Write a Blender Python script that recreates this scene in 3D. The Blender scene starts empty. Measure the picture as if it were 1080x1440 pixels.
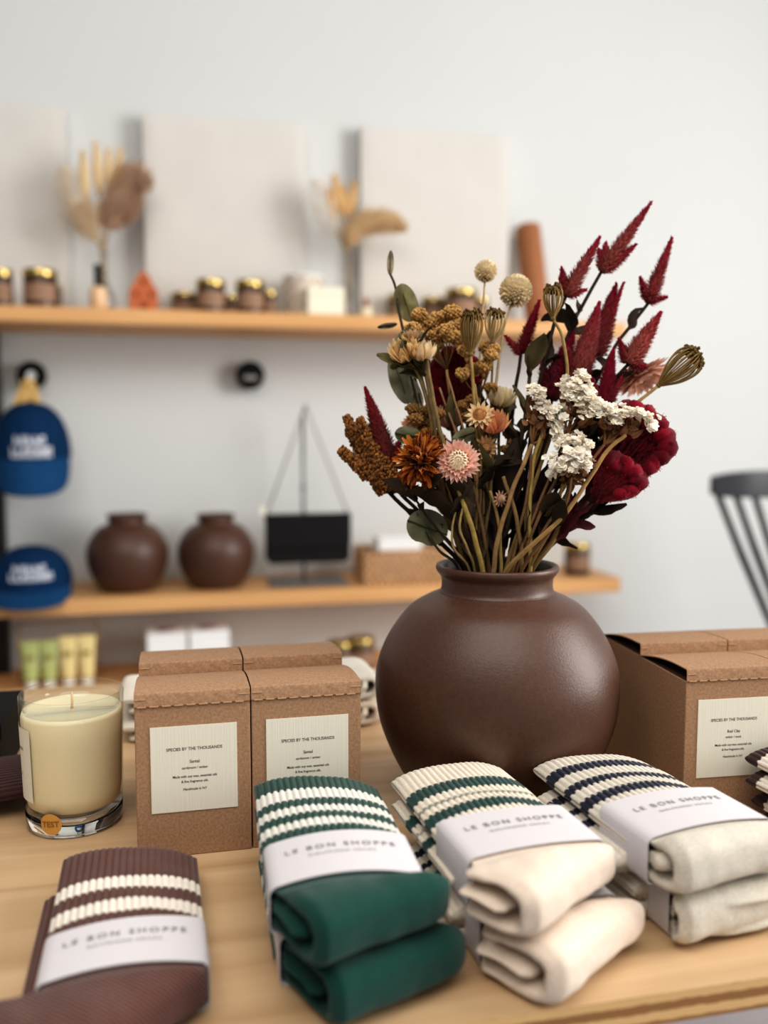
import bpy, bmesh, math, random
from mathutils import Vector, Matrix, noise
random.seed(7)
C = bpy.context.scene.collection
PI = math.pi
R = math.radians
# ------------------------------------------------------------------ camera maths
TABLE = 0.76
F = 1280.0                                   # focal length in pixels of the 1080x1440 frame
PITCH, YAW, EYE = R(5.13), R(13.0), 0.307    # looking down, turned right, height over table top
CAM = Vector((0, 0, TABLE + EYE))
_cp, _sp, _cy, _sy = math.cos(PITCH), math.sin(PITCH), math.cos(YAW), math.sin(YAW)
FW = Vector((_sy*_cp, _cy*_cp, -_sp)); RT = Vector((_cy, -_sy, 0)); UP = Vector((_sy*_sp, _cy*_sp, _cp))
def ray(px, py): return FW + RT*((px-540)/F) + UP*((720-py)/F)
def at(px, py, Z): return CAM + ray(px, py)*Z
def onz(px, py, z):
    d = ray(px, py); return CAM + d*((z-CAM.z)/d.z)
def ony(px, py, Y):
    d = ray(px, py); return CAM + d*(Y/d.y)
def depth(p): return (Vector(p)-CAM).dot(FW)
def lin(r, g, b):
    f = lambda c: (c/255/12.92) if c/255 <= 0.04045 else ((c/255+0.055)/1.055)**2.4
    return (f(r), f(g), f(b))
def mixc(a, b, t): return tuple(a[i]*(1-t)+b[i]*t for i in range(3))
def jit(c, a):
    k = 1+random.uniform(-a, a); return tuple(max(0, x*k) for x in c)
# ------------------------------------------------------------------ materials
def mat(name, col=(.8,.8,.8), rough=.6, trans=0, metal=0, attr=False, var=0, vscale=30, bump=0, bscale=200, bdist=.001, sss=0, spec=.4, sheen=0, stretch=(1,1,1), coat=0, wave=0, wscale=300):
    m = bpy.data.materials.new(name); m.use_nodes = True
    nt = m.node_tree; N = nt.nodes; L = nt.links
    p = N['Principled BSDF']
    p.inputs['Roughness'].default_value = rough; p.inputs['Metallic'].default_value = metal
    p.inputs['Specular IOR Level'].default_value = spec
    p.inputs['Base Color'].default_value = (*col, 1)
    if sss:
        p.inputs['Subsurface Weight'].default_value = sss; p.inputs['Subsurface Radius'].default_value = (.01,.006,.003); p.inputs['Subsurface Scale'].default_value = 1
    if sheen: p.inputs['Sheen Weight'].default_value = sheen; p.inputs['Sheen Roughness'].default_value = .5
    if coat: p.inputs['Coat Weight'].default_value = coat
    tc = N.new('ShaderNodeTexCoord'); mp = N.new('ShaderNodeMapping'); mp.inputs['Scale'].default_value = stretch
    L.new(tc.outputs['Object'], mp.inputs['Vector'])
    src = None
    if attr:
        a = N.new('ShaderNodeAttribute'); a.attribute_name = 'Col'; src = a.outputs['Color']
    if var:
        n = N.new('ShaderNodeTexNoise'); n.inputs['Scale'].default_value = vscale; n.inputs['Detail'].default_value = 5
        L.new(mp.outputs['Vector'], n.inputs['Vector'])
        mr = N.new('ShaderNodeMapRange'); mr.inputs['From Min'].default_value = .25; mr.inputs['From Max'].default_value = .75
        mr.inputs['To Min'].default_value = 1-var; mr.inputs['To Max'].default_value = 1+var
        L.new(n.outputs['Fac'], mr.inputs['Value'])
        vm = N.new('ShaderNodeVectorMath'); vm.operation = 'SCALE'
        if src: L.new(src, vm.inputs[0])
        else: vm.inputs[0].default_value = col
        L.new(mr.outputs['Result'], vm.inputs['Scale']); src = vm.outputs['Vector']
    if src: L.new(src, p.inputs['Base Color'])
    nrm = None
    if bump:
        n = N.new('ShaderNodeTexNoise'); n.inputs['Scale'].default_value = bscale; n.inputs['Detail'].default_value = 4
        L.new(mp.outputs['Vector'], n.inputs['Vector'])
        b = N.new('ShaderNodeBump'); b.inputs['Strength'].default_value = bump; b.inputs['Distance'].default_value = bdist
        L.new(n.outputs['Fac'], b.inputs['Height']); nrm = b.outputs['Normal']
    if wave:
        w = N.new('ShaderNodeTexWave'); w.inputs['Scale'].default_value = wscale; w.inputs['Distortion'].default_value = 1.5; w.inputs['Detail'].default_value = 1
        w.bands_direction = 'DIAGONAL'
        L.new(mp.outputs['Vector'], w.inputs['Vector'])
        b = N.new('ShaderNodeBump'); b.inputs['Strength'].default_value = wave; b.inputs['Distance'].default_value = .0008
        L.new(w.outputs['Fac'], b.inputs['Height'])
        if nrm: L.new(nrm, b.inputs['Normal'])
        nrm = b.outputs['Normal']
    if nrm: L.new(nrm, p.inputs['Normal'])
    if trans:
        t = N.new('ShaderNodeBsdfTranslucent'); mx = N.new('ShaderNodeMixShader'); mx.inputs[0].default_value = trans
        if src: L.new(src, t.inputs['Color'])
        else: t.inputs['Color'].default_value = (*col, 1)
        L.new(p.outputs[0], mx.inputs[1]); L.new(t.outputs[0], mx.inputs[2]); L.new(mx.outputs[0], N['Material Output'].inputs[0])
    return m
def wood(name, c1, c2, axis_scale=(1.2, 26, 26), rough=.5, ply=False, knots=0):
    m = bpy.data.materials.new(name); m.use_nodes = True
    nt = m.node_tree; N = nt.nodes; L = nt.links; p = N['Principled BSDF']; p.inputs['Roughness'].default_value = rough
    p.inputs['Specular IOR Level'].default_value = .3
    tc = N.new('ShaderNodeTexCoord'); mp = N.new('ShaderNodeMapping'); mp.inputs['Scale'].default_value = axis_scale
    L.new(tc.outputs['Object'], mp.inputs['Vector'])
    n = N.new('ShaderNodeTexNoise'); n.inputs['Scale'].default_value = 1; n.inputs['Detail'].default_value = 7; n.inputs['Distortion'].default_value = .6
    L.new(mp.outputs['Vector'], n.inputs['Vector'])
    cr = N.new('ShaderNodeValToRGB'); e = cr.color_ramp.elements
    e[0].position = .32; e[0].color = (*c2, 1); e[1].position = .66; e[1].color = (*c1, 1)
    L.new(n.outputs['Fac'], cr.inputs['Fac'])
    # slow broad figure
    n2 = N.new('ShaderNodeTexNoise'); n2.inputs['Scale'].default_value = .22; n2.inputs['Detail'].default_value = 3
    L.new(mp.outputs['Vector'], n2.inputs['Vector'])
    mr = N.new('ShaderNodeMapRange'); mr.inputs['From Min'].default_value = .3; mr.inputs['From Max'].default_value = .7; mr.inputs['To Min'].default_value = .86; mr.inputs['To Max'].default_value = 1.08
    L.new(n2.outputs['Fac'], mr.inputs['Value'])
    vm = N.new('ShaderNodeVectorMath'); vm.operation = 'SCALE'; L.new(cr.outputs['Color'], vm.inputs[0]); L.new(mr.outputs['Result'], vm.inputs['Scale'])
    out = vm.outputs['Vector']
    if ply:   # layered plies on the vertical edge: alternating bands in height, only where the face is not horizontal
        sx = N.new('ShaderNodeSeparateXYZ'); L.new(tc.outputs['Object'], sx.inputs[0])
        nz = N.new('ShaderNodeTexNoise'); nz.inputs['Scale'].default_value = 160; nz.inputs['Detail'].default_value = 4; L.new(tc.outputs['Object'], nz.inputs['Vector'])
        ma0 = N.new('ShaderNodeMath'); ma0.operation = 'MULTIPLY_ADD'; ma0.inputs[1].default_value = .0022; L.new(nz.outputs['Fac'], ma0.inputs[0]); L.new(sx.outputs['Z'], ma0.inputs[2])
        ma = N.new('ShaderNodeMath'); ma.operation = 'MULTIPLY'; ma.inputs[1].default_value = 2*PI/.0105; L.new(ma0.outputs[0], ma.inputs[0])
        sn = N.new('ShaderNodeMath'); sn.operation = 'SINE'; L.new(ma.outputs[0], sn.inputs[0])
        r2 = N.new('ShaderNodeValToRGB'); r2.color_ramp.elements[0].position = .40; r2.color_ramp.elements[0].color = (*lin(150,108,66), 1)
        r2.color_ramp.elements[1].position = .62; r2.color_ramp.elements[1].color = (*lin(214,176,124), 1)
        mr2 = N.new('ShaderNodeMapRange'); mr2.inputs['From Min'].default_value = -1; L.new(sn.outputs[0], mr2.inputs['Value']); L.new(mr2.outputs['Result'], r2.inputs['Fac'])
        g = N.new('ShaderNodeNewGeometry'); sg = N.new('ShaderNodeSeparateXYZ'); L.new(g.outputs['Normal'], sg.inputs[0])
        ab = N.new('ShaderNodeMath'); ab.operation = 'ABSOLUTE'; L.new(sg.outputs['Z'], ab.inputs[0])
        gt = N.new('ShaderNodeMath'); gt.operation = 'GREATER_THAN'; gt.inputs[1].default_value = .7; L.new(ab.outputs[0], gt.inputs[0])
        mx = N.new('ShaderNodeMix'); mx.data_type = 'RGBA'; L.new(gt.outputs[0], mx.inputs['Factor']); L.new(r2.outputs['Color'], mx.inputs['A']); L.new(out, mx.inputs['B'])
        out = mx.outputs['Result']
    L.new(out, p.inputs['Base Color'])
    b = N.new('ShaderNodeBump'); b.inputs['Strength'].default_value = .12; b.inputs['Distance'].default_value = .0006
    L.new(n.outputs['Fac'], b.inputs['Height']); L.new(b.outputs['Normal'], p.inputs['Normal'])
    return m
def thin_glass(name, tint=(.97,.98,.97)):
    m = bpy.data.materials.new(name); m.use_nodes = True
    nt = m.node_tree; N = nt.nodes; L = nt.links; N.remove(N['Principled BSDF'])
    t = N.new('ShaderNodeBsdfTransparent'); t.inputs[0].default_value = (*tint, 1)
    g = N.new('ShaderNodeBsdfGlossy'); g.inputs['Roughness'].default_value = .02
    lw = N.new('ShaderNodeLayerWeight'); lw.inputs['Blend'].default_value = .5
    pw = N.new('ShaderNodeMath'); pw.operation = 'POWER'; pw.inputs[1].default_value = 4; L.new(lw.outputs['Facing'], pw.inputs[0])
    fr = N.new('ShaderNodeMath'); fr.operation = 'MULTIPLY_ADD'; fr.inputs[1].default_value = .55; fr.inputs[2].default_value = .035; L.new(pw.outputs[0], fr.inputs[0])
    mx = N.new('ShaderNodeMixShader'); L.new(fr.outputs[0], mx.inputs[0]); L.new(t.outputs[0], mx.inputs[1]); L.new(g.outputs[0], mx.inputs[2])
    L.new(mx.outputs[0], N['Material Output'].inputs[0]); return m
def real_glass(name):
    m = bpy.data.materials.new(name); m.use_nodes = True
    nt = m.node_tree; N = nt.nodes; L = nt.links; N.remove(N['Principled BSDF'])
    g = N.new('ShaderNodeBsdfGlass'); g.inputs['IOR'].default_value = 1.48; g.inputs['Roughness'].default_value = .02; g.inputs[0].default_value = (.98,.985,.97,1)
    L.new(g.outputs[0], N['Material Output'].inputs[0]); return m
M = dict(
    wall=mat('wall_paint', lin(212,213,211), .85, bump=.08, bscale=60, bdist=.002, var=.012, vscale=2),
    floor=mat('floor_concrete', lin(178,172,174), .6, var=.06, vscale=6),
    table=wood('birch_plywood', lin(205,174,137), lin(181,147,109), (2.2, 34, 34), .42, ply=True),
    shelf=wood('oak_board', lin(226,177,122), lin(205,152,98), (1.5, 30, 30), .5),
    kraft=mat('kraft_card', lin(164,130,102), .82, var=.26, vscale=520, bump=.15, bscale=500, bdist=.0004, spec=.15),
    kraft_gap=mat('kraft_gap_shade', lin(70,48,34), .9),  # near-black brown, shade under the box lids put into the colour
    paper=mat('textured_label_paper', lin(226,221,205), .85, var=.03, vscale=900, bump=.35, bscale=260, bdist=.0005, stretch=(4,4,.05)),
    ink=mat('black_ink', lin(38,34,32), .7),
    greyink=mat('silver_grey_ink', lin(128,126,127), .5),
    band=mat('white_card_band', lin(210,205,207), .6, spec=.25, bump=.03, bscale=400),
    clay=mat('dark_brown_stoneware', lin(80,52,39), .42, var=.16, vscale=260, bump=.30, bscale=560, bdist=.0006, spec=.5),
    knit=mat('ribbed_knit', attr=True, rough=.95, var=.12, vscale=900, bump=.5, bscale=900, bdist=.0006, spec=.1, sheen=.25),
    wax=mat('cream_wax', lin(240,226,190), .45, sss=.35),
    wick=mat('wick', lin(214,190,150), .9),
    glass=thin_glass('clear_glass'), bottle_glass=thin_glass('bottle_glass', (.88,.88,.87)), glass_solid=real_glass('solid_glass'),
    amber=mat('amber_sticker', lin(208,154,80), .6), sticker_ink=mat('sticker_ink', lin(150,104,44), .7),
    petal=mat('dried_petal', attr=True, rough=.8, trans=.3, var=.16, vscale=260, spec=.15, sheen=.15),
    stem=mat('dried_stem', attr=True, rough=.8, var=.25, vscale=180, spec=.2),
    leaf=mat('dried_leaf', attr=True, rough=.75, var=.25, vscale=90, spec=.2, bump=.4, bscale=160, bdist=.001),
    canvas=mat('plaster_canvas', lin(214,210,204), .9, var=.02, vscale=14, bump=.35, bscale=60, bdist=.003),
    gold=mat('brass_lid', lin(198,172,110), .24, metal=1),
    jar=mat('amber_glass_jar', lin(58,34,22), .25, spec=.5),
    jar_label=mat('tan_jar_label', lin(150,118,94), .6),
    black=mat('matte_black', lin(13,11,12), .7, spec=.2), blackmetal=mat('black_metal', lin(30,30,32), .4, metal=.3),
    blackleather=mat('black_leather', lin(14,10,11), .65, spec=.25, bump=.1, bscale=300),
    steel=mat('grey_steel', lin(110,108,108), .35, metal=.6),
    strap=mat('grey_strap', lin(150,146,142), .6),
    navy=mat('navy_cotton', lin(18,50,84), .9, var=.1, vscale=60, bump=.3, bscale=700, spec=.1),
    navy_light=mat('navy_brim_cotton', lin(28,70,110), .9, var=.1, vscale=60, bump=.3, bscale=700, spec=.1),
    thread=mat('pale_embroidery', lin(205,208,216), .8),
    yellowcloth=mat('yellow_cloth', lin(212,176,112), .9),
    terracotta=mat('terracotta', lin(186,104,64), .75, var=.06), terra_dark=mat('dark_terracotta', lin(140,66,36), .8),  # darker tone for house openings, vial cap and roll seam
    roll=mat('brown_leather_roll', lin(160,104,66), .6, var=.06),
    white=mat('white_card', lin(240,240,238), .6), ivory=mat('ivory_box', lin(236,230,210), .6), mauve=mat('mauve_print', lin(170,130,150), .7),
    wicker=mat('wicker', attr=True, rough=.8, var=.1, vscale=100),
    green_tube=mat('green_tube', lin(184,192,124), .45), yellow_tube=mat('yellow_tube', lin(234,214,152), .45), tube_print=mat('tube_print', lin(150,140,80), .6),
    goldwire=mat('gold_wire', lin(196,150,80), .35, metal=.8),
    chair=mat('black_lacquer', lin(34,34,38), .28, spec=.5), pattern=mat('patterned_tumbler', attr=True, rough=.6),
    perfume=mat('peach_perfume_glass', lin(226,190,150), .2), vial=mat('cream_vial', lin(228,220,190), .35),
)
def knitmat(name, rgb, wv=.35, ws=420, var=.10):
    return mat(name, lin(*rgb), .95, var=var, vscale=700, bump=.45, bscale=800, bdist=.0007, spec=.1, sheen=.2, wave=wv, wscale=ws)
M['foot_brown'] = knitmat('brown_knit', (94,60,52), .8, 190)
M['foot_green'] = knitmat('green_knit', (25,66,58), .3)
M['foot_cream'] = knitmat('cream_knit', (224,206,188), .25)
M['foot_oat'] = knitmat('oatmeal_knit', (204,196,182), .25, var=.16)
M['foot_grey'] = knitmat('grey_beige_knit', (206,190,172), .25)
M['foot_black'] = knitmat('plum_knit', (86,54,52), .5)
# ------------------------------------------------------------------ mesh builder
class MB:
    def __init__(s): s.v = []; s.f = []; s.c = []
    def add(s, vs, fs, col=(1,1,1)):
        b = len(s.v); s.v.extend(Vector(p) for p in vs); s.f.extend(tuple(i+b for i in f) for f in fs)
        if isinstance(col, list): s.c.extend(col)
        else: s.c.extend([col]*len(vs))
    def box(s, x0, x1, y0, y1, z0, z1, col=(1,1,1)):
        s.add([(x0,y0,z0),(x1,y0,z0),(x1,y1,z0),(x0,y1,z0),(x0,y0,z1),(x1,y0,z1),(x1,y1,z1),(x0,y1,z1)],
              [(0,3,2,1),(4,5,6,7),(0,1,5,4),(1,2,6,5),(2,3,7,6),(3,0,4,7)], col)
    def tube(s, path, rad, col=(1,1,1), n=8, caps=True):
        path = [Vector(p) for p in path]; k = len(path)
        if not isinstance(rad, (list, tuple)): rad = [rad]*k
        vs = []; cs = []
        t = (path[1]-path[0]).normalized(); a = t.orthogonal().normalized()
        for i, p in enumerate(path):
            t = (path[min(i+1,k-1)]-path[max(i-1,0)])
            t = t.normalized() if t.length > 1e-9 else Vector((0,0,1))
            a = (a - t*a.dot(t)); a = a.normalized() if a.length > 1e-6 else t.orthogonal().normalized()
            b = t.cross(a)
            for j in range(n):
                an = 2*PI*j/n; vs.append(p+(a*math.cos(an)+b*math.sin(an))*rad[i])
                cs.append(col[i] if isinstance(col, list) else col)
        fs = [(i*n+j, i*n+(j+1)%n, (i+1)*n+(j+1)%n, (i+1)*n+j) for i in range(k-1) for j in range(n)]
        if caps: fs += [tuple(range(n-1,-1,-1)), tuple((k-1)*n+j for j in range(n))]
        s.add(vs, fs, cs)
    def lathe(s, prof, n=32, col=(1,1,1), center=(0,0,0), close=False):
        cx, cy, cz = center; k = len(prof)
        vs = [(cx+r*math.cos(2*PI*j/n), cy+r*math.sin(2*PI*j/n), cz+z) for r, z in prof for j in range(n)]
        fs = [(i*n+j, i*n+(j+1)%n, (i+1)*n+(j+1)%n, (i+1)*n+j) for i in range(k-1) for j in range(n)]
        if close: fs += [((k-1)*n+j, (k-1)*n+(j+1)%n, (j+1)%n, j) for j in range(n)]
        else:
            if prof[0][0] > 1e-6: fs.append(tuple(range(n-1,-1,-1)))
            if prof[-1][0] > 1e-6: fs.append(tuple((k-1)*n+j for j in range(n)))
        s.add(vs, fs, col)
    def ball(s, c, r, col=(1,1,1), n=6, m=4, sc=(1,1,1), amp=0):
        c = Vector(c); vs = [c+Vector((0,0,r*sc[2]))]
        for i in range(1, m):
            ph = PI*i/m
            for j in range(n):
                th = 2*PI*(j+.5*(i%2))/n
                d = Vector((math.sin(ph)*math.cos(th)*sc[0], math.sin(ph)*math.sin(th)*sc[1], math.cos(ph)*sc[2]))
                vs.append(c+d*r*(1+random.uniform(-amp, amp)))
        vs.append(c-Vector((0,0,r*sc[2])))
        fs = [(0, 1+j, 1+(j+1)%n) for j in range(n)]
        for i in range(m-2): fs += [(1+i*n+j, 1+(i+1)*n+j, 1+(i+1)*n+(j+1)%n, 1+i*n+(j+1)%n) for j in range(n)]
        e = len(vs)-1; b = 1+(m-2)*n; fs += [(e, b+(j+1)%n, b+j) for j in range(n)]
        s.add(vs, fs, col)
    def petal(s, b, d, nrm, L, W, curl=0, cup=.15, col=(1,1,1), tip=None, k=4, wid=(.35,.8,1,.75,.05), twist=0, rough=0):
        b = Vector(b); d = Vector(d).normalized(); nrm = Vector(nrm); nrm = (nrm-d*nrm.dot(d)); nrm = nrm.normalized() if nrm.length > 1e-6 else d.orthogonal().normalized()
        sd = d.cross(nrm); vs = []; cs = []
        for i in range(k+1):
            t = i/k; q = t*(len(wid)-1); qi = min(int(q), len(wid)-2); w = W/2*(wid[qi]+(wid[qi+1]-wid[qi])*(q-qi))
            ang = curl*t
            pc = b + d*(L*(math.sin(ang)/curl if abs(curl) > 1e-3 else t)) + nrm*(L*((1-math.cos(ang))/curl if abs(curl) > 1e-3 else 0))
            nn = nrm*math.cos(ang)-d*math.sin(ang)
            ss = sd*math.cos(twist*t)+nn*math.sin(twist*t); n2 = nn*math.cos(twist*t)-sd*math.sin(twist*t)
            rj = [random.uniform(-rough, rough)*L for _ in range(3)]
            vs += [pc-ss*w+n2*(cup*w*2+rj[0]), pc+n2*rj[1], pc+ss*w+n2*(cup*w*2+rj[2])]
            c = mixc(col, tip, t) if tip else col; cs += [c, c, c]
        fs = []
        for i in range(k): fs += [(3*i,3*i+1,3*i+4,3*i+3), (3*i+1,3*i+2,3*i+5,3*i+4)]
        s.add(vs, fs, cs)
    def merge(s, o, mtx=None):
        b = len(s.v); s.v.extend((mtx @ p) if mtx else p.copy() for p in o.v); s.f.extend(tuple(i+b for i in f) for f in o.f); s.c.extend(o.c)
    def xf(s, mtx): s.v = [mtx @ p for p in s.v]; return s
    def build(s, name, material, parent=None, off=None, smooth=True, col=True, bevel=0, flat_angle=None):
        me = bpy.data.meshes.new(name)
        o0 = Vector(off) if off is not None else Vector((0,0,0))
        me.from_pydata([p-o0 for p in s.v], [], s.f); 
        me.materials.append(material)
        if col:
            a = me.color_attributes.new('Col', 'FLOAT_COLOR', 'POINT')
            flat = [x for c in s.c for x in (c[0], c[1], c[2], 1.0)]
            a.data.foreach_set('color', flat)
        if smooth: me.polygons.foreach_set('use_smooth', [True]*len(me.polygons))
        me.update()
        if flat_angle is not None: me.set_sharp_from_angle(angle=R(flat_angle))
        o = bpy.data.objects.new(name, me); C.objects.link(o)
        if bevel:
            bm = bmesh.new(); bm.from_mesh(me); bmesh.ops.bevel(bm, geom=bm.edges[:], offset=bevel, segments=2, affect='EDGES', profile=.5)
            bm.to_mesh(me); bm.free()
        if parent: o.parent = parent
        return o
def tag(o, label=None, cat=None, group=None, kind=None):
    if label: o['label'] = label
    if cat: o['category'] = cat
    if group: o['group'] = group
    if kind: o['kind'] = kind
    return o
def thing(name, label, cat, loc=(0,0,0), rotz=0, group=None):
    o = bpy.data.objects.new(name, None); C.objects.link(o); o.empty_display_size = .02
    o.location = loc; o.rotation_euler = (0,0,rotz)
    return tag(o, label, cat, group)
def structure(name, mb, m, smooth=False): return tag(mb.build(name, m, smooth=smooth, col=False), kind='structure')
def eval_mesh(o):
    dg = bpy.context.evaluated_depsgraph_get(); dg.update()
    me = bpy.data.meshes.new_from_object(o.evaluated_get(dg)); return me
_txt = {}
def text(body, size, space=1.0, bold=0.0, align='CENTER', line=1.0):
    """flat lettering as a MB in the xy plane, baseline of the first line at y=0"""
    key = (body, size, space, bold, align, line)
    if key not in _txt:
        cu = bpy.data.curves.new('lettering', 'FONT'); cu.body = body; cu.size = size; cu.space_character = space; cu.align_x = align; cu.offset = bold; cu.space_line = line
        cu.resolution_u = 3
        o = bpy.data.objects.new('lettering', cu); C.objects.link(o)
        me = eval_mesh(o); vs = [v.co.copy() for v in me.vertices]; fs = [tuple(p.vertices) for p in me.polygons]
        bpy.data.objects.remove(o); bpy.data.curves.remove(cu); bpy.data.meshes.remove(me)
        _txt[key] = (vs, fs)
    mb = MB(); mb.add([v.copy() for v in _txt[key][0]], _txt[key][1]); return mb
def smoothpts(pts, n=8):
    """Catmull-Rom through tuples of any length"""
    pts = [Vector(p) if len(p) == 3 else Vector((*p, 0)) for p in pts]; out = []
    P = [pts[0]*2-pts[1]] + pts + [pts[-1]*2-pts[-2]]
    for i in range(1, len(P)-2):
        for k in range(n):
            t = k/n; a, b, c, d = P[i-1], P[i], P[i+1], P[i+2]
            out.append(.5*((2*b)+(c-a)*t+(2*a-5*b+4*c-d)*t*t+(3*b-a-3*c+d)*t**3))
    out.append(pts[-1]); return out
# ================================================================== the setting
WALL_Y = 2.62; SH_F = 2.35
mb = MB(); mb.box(-1.6, 4.2, WALL_Y, WALL_Y+.1, 0, 2.9); structure('wall_back', mb, M['wall'])
mb = MB(); mb.box(-1.6, 4.2, -1.6, WALL_Y+.1, -.06, 0); structure('floor', mb, M['floor'])
# display table
TF, TB = .4265, 1.13
t = thing('display_table', 'birch plywood display table with layered plywood front edge, in the foreground', 'table', (.2, .78, 0))
mb = MB(); mb.box(-1.15, 1.25, TF-.78, TB-.78, TABLE-.018, TABLE); mb.build('tabletop', M['table'], t, smooth=False, col=False)
for sx in (-1.05, 1.15):
    for sy in (TF-.78+.08, TB-.78-.08):
        mb = MB(); mb.box(sx-.025, sx+.025, sy-.025, sy+.025, 0, TABLE-.018); mb.build('leg', M['table'], t, smooth=False, col=False)
# ================================================================== stoneware vase
def vase_profile(s=1.0):
    out = smoothpts([(.0,.0),(.056,.0),(.0625,.002),(.075,.0135),(.0878,.036),(.0982,.063),(.1020,.089),(.1005,.111),(.0910,.135),(.0745,.1575),(.0605,.1668),(.0510,.1712),(.0475,.1738),(.0463,.178),(.0468,.185),(.0500,.1895),(.0513,.1925),(.0505,.1952),(.0478,.1955)], 6)
    inn = smoothpts([(.0455,.194),(.0428,.187),(.0420,.178),(.045,.1665),(.066,.157),(.082,.139),(.0945,.112),(.0965,.090),(.083,.040),(.058,.010),(.0,.008)], 5)
    return [(max(p.x,0)*s, p.y*s) for p in out], [(max(p.x,0)*s, p.y*s) for p in inn]
def make_vase(label, loc, s=1.0, n=96, group=None, name='stoneware_vase'):
    t = thing(name, label, 'vase', loc, 0, group)
    o, i = vase_profile(s)
    k = next(j for j, q in enumerate(o) if q[1] > .1725*s)
    b = MB(); b.lathe(o[:k+1], n); b.lathe([q for q in i if q[1] < .1725*s], n); b.build('body', M['clay'], t, col=False)
    b = MB(); b.lathe(o[k:]+[q for q in i if q[1] >= .1665*s], n); b.build('neck', M['clay'], t, col=False)
    return t
VASE = Vector((.2622, .7145, TABLE))
make_vase('large round dark brown stoneware vase on the table holding the dried bouquet', VASE)
# ================================================================== kraft candle boxes
BW, BD, BH = .0812, .0815, .1115
def candle_box(label, x, y, rotz, scent=None, lift=.009, group='kraft candle boxes'):
    t = thing('candle_box', label, 'box', (x, y, TABLE), rotz, group)
    b = MB(); b.box(0, BW, 0, BD, 0, BH); b.build('carton', M['kraft'], t, smooth=False, col=False, bevel=.0007)
    b = MB(); b.box(.0012, BW-.0012, .0012, BD-.0012, BH, BH+.0006); b.build('gap_shade_plate', M['kraft_gap'], t, smooth=False, col=False)  # dark plate standing in for the shaded gap beneath the bowed lid
    # bowed lid hinged at the back, its front lip tucked over the carton
    prof = []
    for i in range(13):
        q = i/12; prof.append((BD*(1-q), BH+.0012+lift*q+.0030*math.sin(PI*q)))
    prof += [(-.0006, BH+lift+.0006), (-.0011, BH+lift-.001), (-.0011, BH+.0008)]
    th = .0009; v = []; n = len(prof)
    xs = [0, .002, BW*.25, BW*.5, BW*.75, BW-.002, BW]
    for s_ in (0, 1):
        for (yy, zz) in prof:
            for xx in xs: v.append((xx, yy+(th if s_ and yy < 0 else 0), zz-(th if s_ else 0)))
    m_ = len(xs); f = []
    for i in range(n-1):
        for j in range(m_-1):
            a = i*m_+j; f.append((a, a+1, a+m_+1, a+m_)); a += n*m_; f.append((a, a+m_, a+m_+1, a+1))
        for j in (0, m_-1):
            a = i*m_+j; f.append((a, a+m_, a+m_+n*m_, a+n*m_))
    for i in (0, n-1):
        for j in range(m_-1):
            a = i*m_+j; f.append((a, a+1, a+1+n*m_, a+n*m_))
    lid = MB(); lid.add(v, f)
    lid = lid.build('lid', M['kraft'], t, col=False, flat_angle=22)
    sc = MB()
    for k in range(9): 
        x0 = .002+k*(BW-.004)/9; sc.box(x0, x0+.0062, -.0016, -.0008, BH+.0002, BH+.0010)
    for x0 in (0.0004, BW-.0079): sc.box(x0, x0+.0075, -.0016, -.0009, BH+lift-.0032, BH+lift-.0027)
    sc.build('score_line', M['score'], lid, smooth=False, col=False)
    if scent:
        lb = MB(); lb.box(.0105, .0715, -.0006, .0001, .0335, .0965)
        lb = lb.build('paper_label', M['paper'], t, smooth=False, col=False)
        cx, top = .0412, .0965; ln = MB()
        for body, sz, fy, sp in (('SPECIES BY THE THOUSANDS', .0030, .285, 1.0), (scent[0], .0030, .435, 1), (scent[1], .0024, .505, 1), ('Made with soy wax, essential oils', .0024, .605, .98), ('& fine fragrance oils.', .0024, .665, .98), ('Handmade in NY', .0024, .755, 1)):
            tm = text(body, sz, sp, .00003)
            for p in tm.v: p.y *= 1.08
            tm.xf(Matrix.Translation((cx, -.0007, top-fy*.063)) @ Matrix.Rotation(PI/2, 4, 'X')); ln.merge(tm)
        ln.build('lettering', M['ink'], lb, smooth=False, col=False)
    return t
M['score'] = mat('light_card_edge', lin(188,150,112), .9)
X0, Y0 = -.0308, .6508
G = 'kraft boxes beside the glass candle'
candle_box('kraft cardboard candle box with cream label, directly right of the glass candle, in front', X0, Y0, 0, ('Santal', 'cardamom / amber'), group=G)
candle_box('kraft candle box whose cream label is partly hidden by the green sock cuff', X0+.0822, Y0+.0008, R(-.3), ('Santal', 'cardamom / amber'), group=G)
candle_box('kraft candle box in the back row behind the box next to the candle', X0+.0006, Y0+.083, 0, None, .010, group=G)
candle_box('kraft candle box in the back row, just left of the vase', X0+.0830, Y0+.084, R(-.3), None, .010, group=G)
G = 'kraft boxes to the right of the vase'
ra = R(-3.6); ux, uy = math.cos(ra), math.sin(ra); RX, RY = .3862, .6245
def rb(i, j): return RX+ux*i-uy*j, RY+uy*i+ux*j
candle_box('kraft candle box with Red Clay label standing right of the vase, front row', *rb(0,0), ra, ('Red Clay', 'amber / musk'), group=G)
candle_box('kraft candle box cut by the right frame edge, front row, behind the brown striped cuffs', *rb(.0822,.0005), ra, ('Red Clay', 'amber / musk'), group=G)
candle_box('kraft candle box in the back row touching the right side of the vase outline', *rb(.0003,.0828), ra, None, .010, group=G)
candle_box('kraft candle box in the back row at the right frame edge, below the dark chair', *rb(.0827,.0832), ra, None, .010, group=G)
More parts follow.
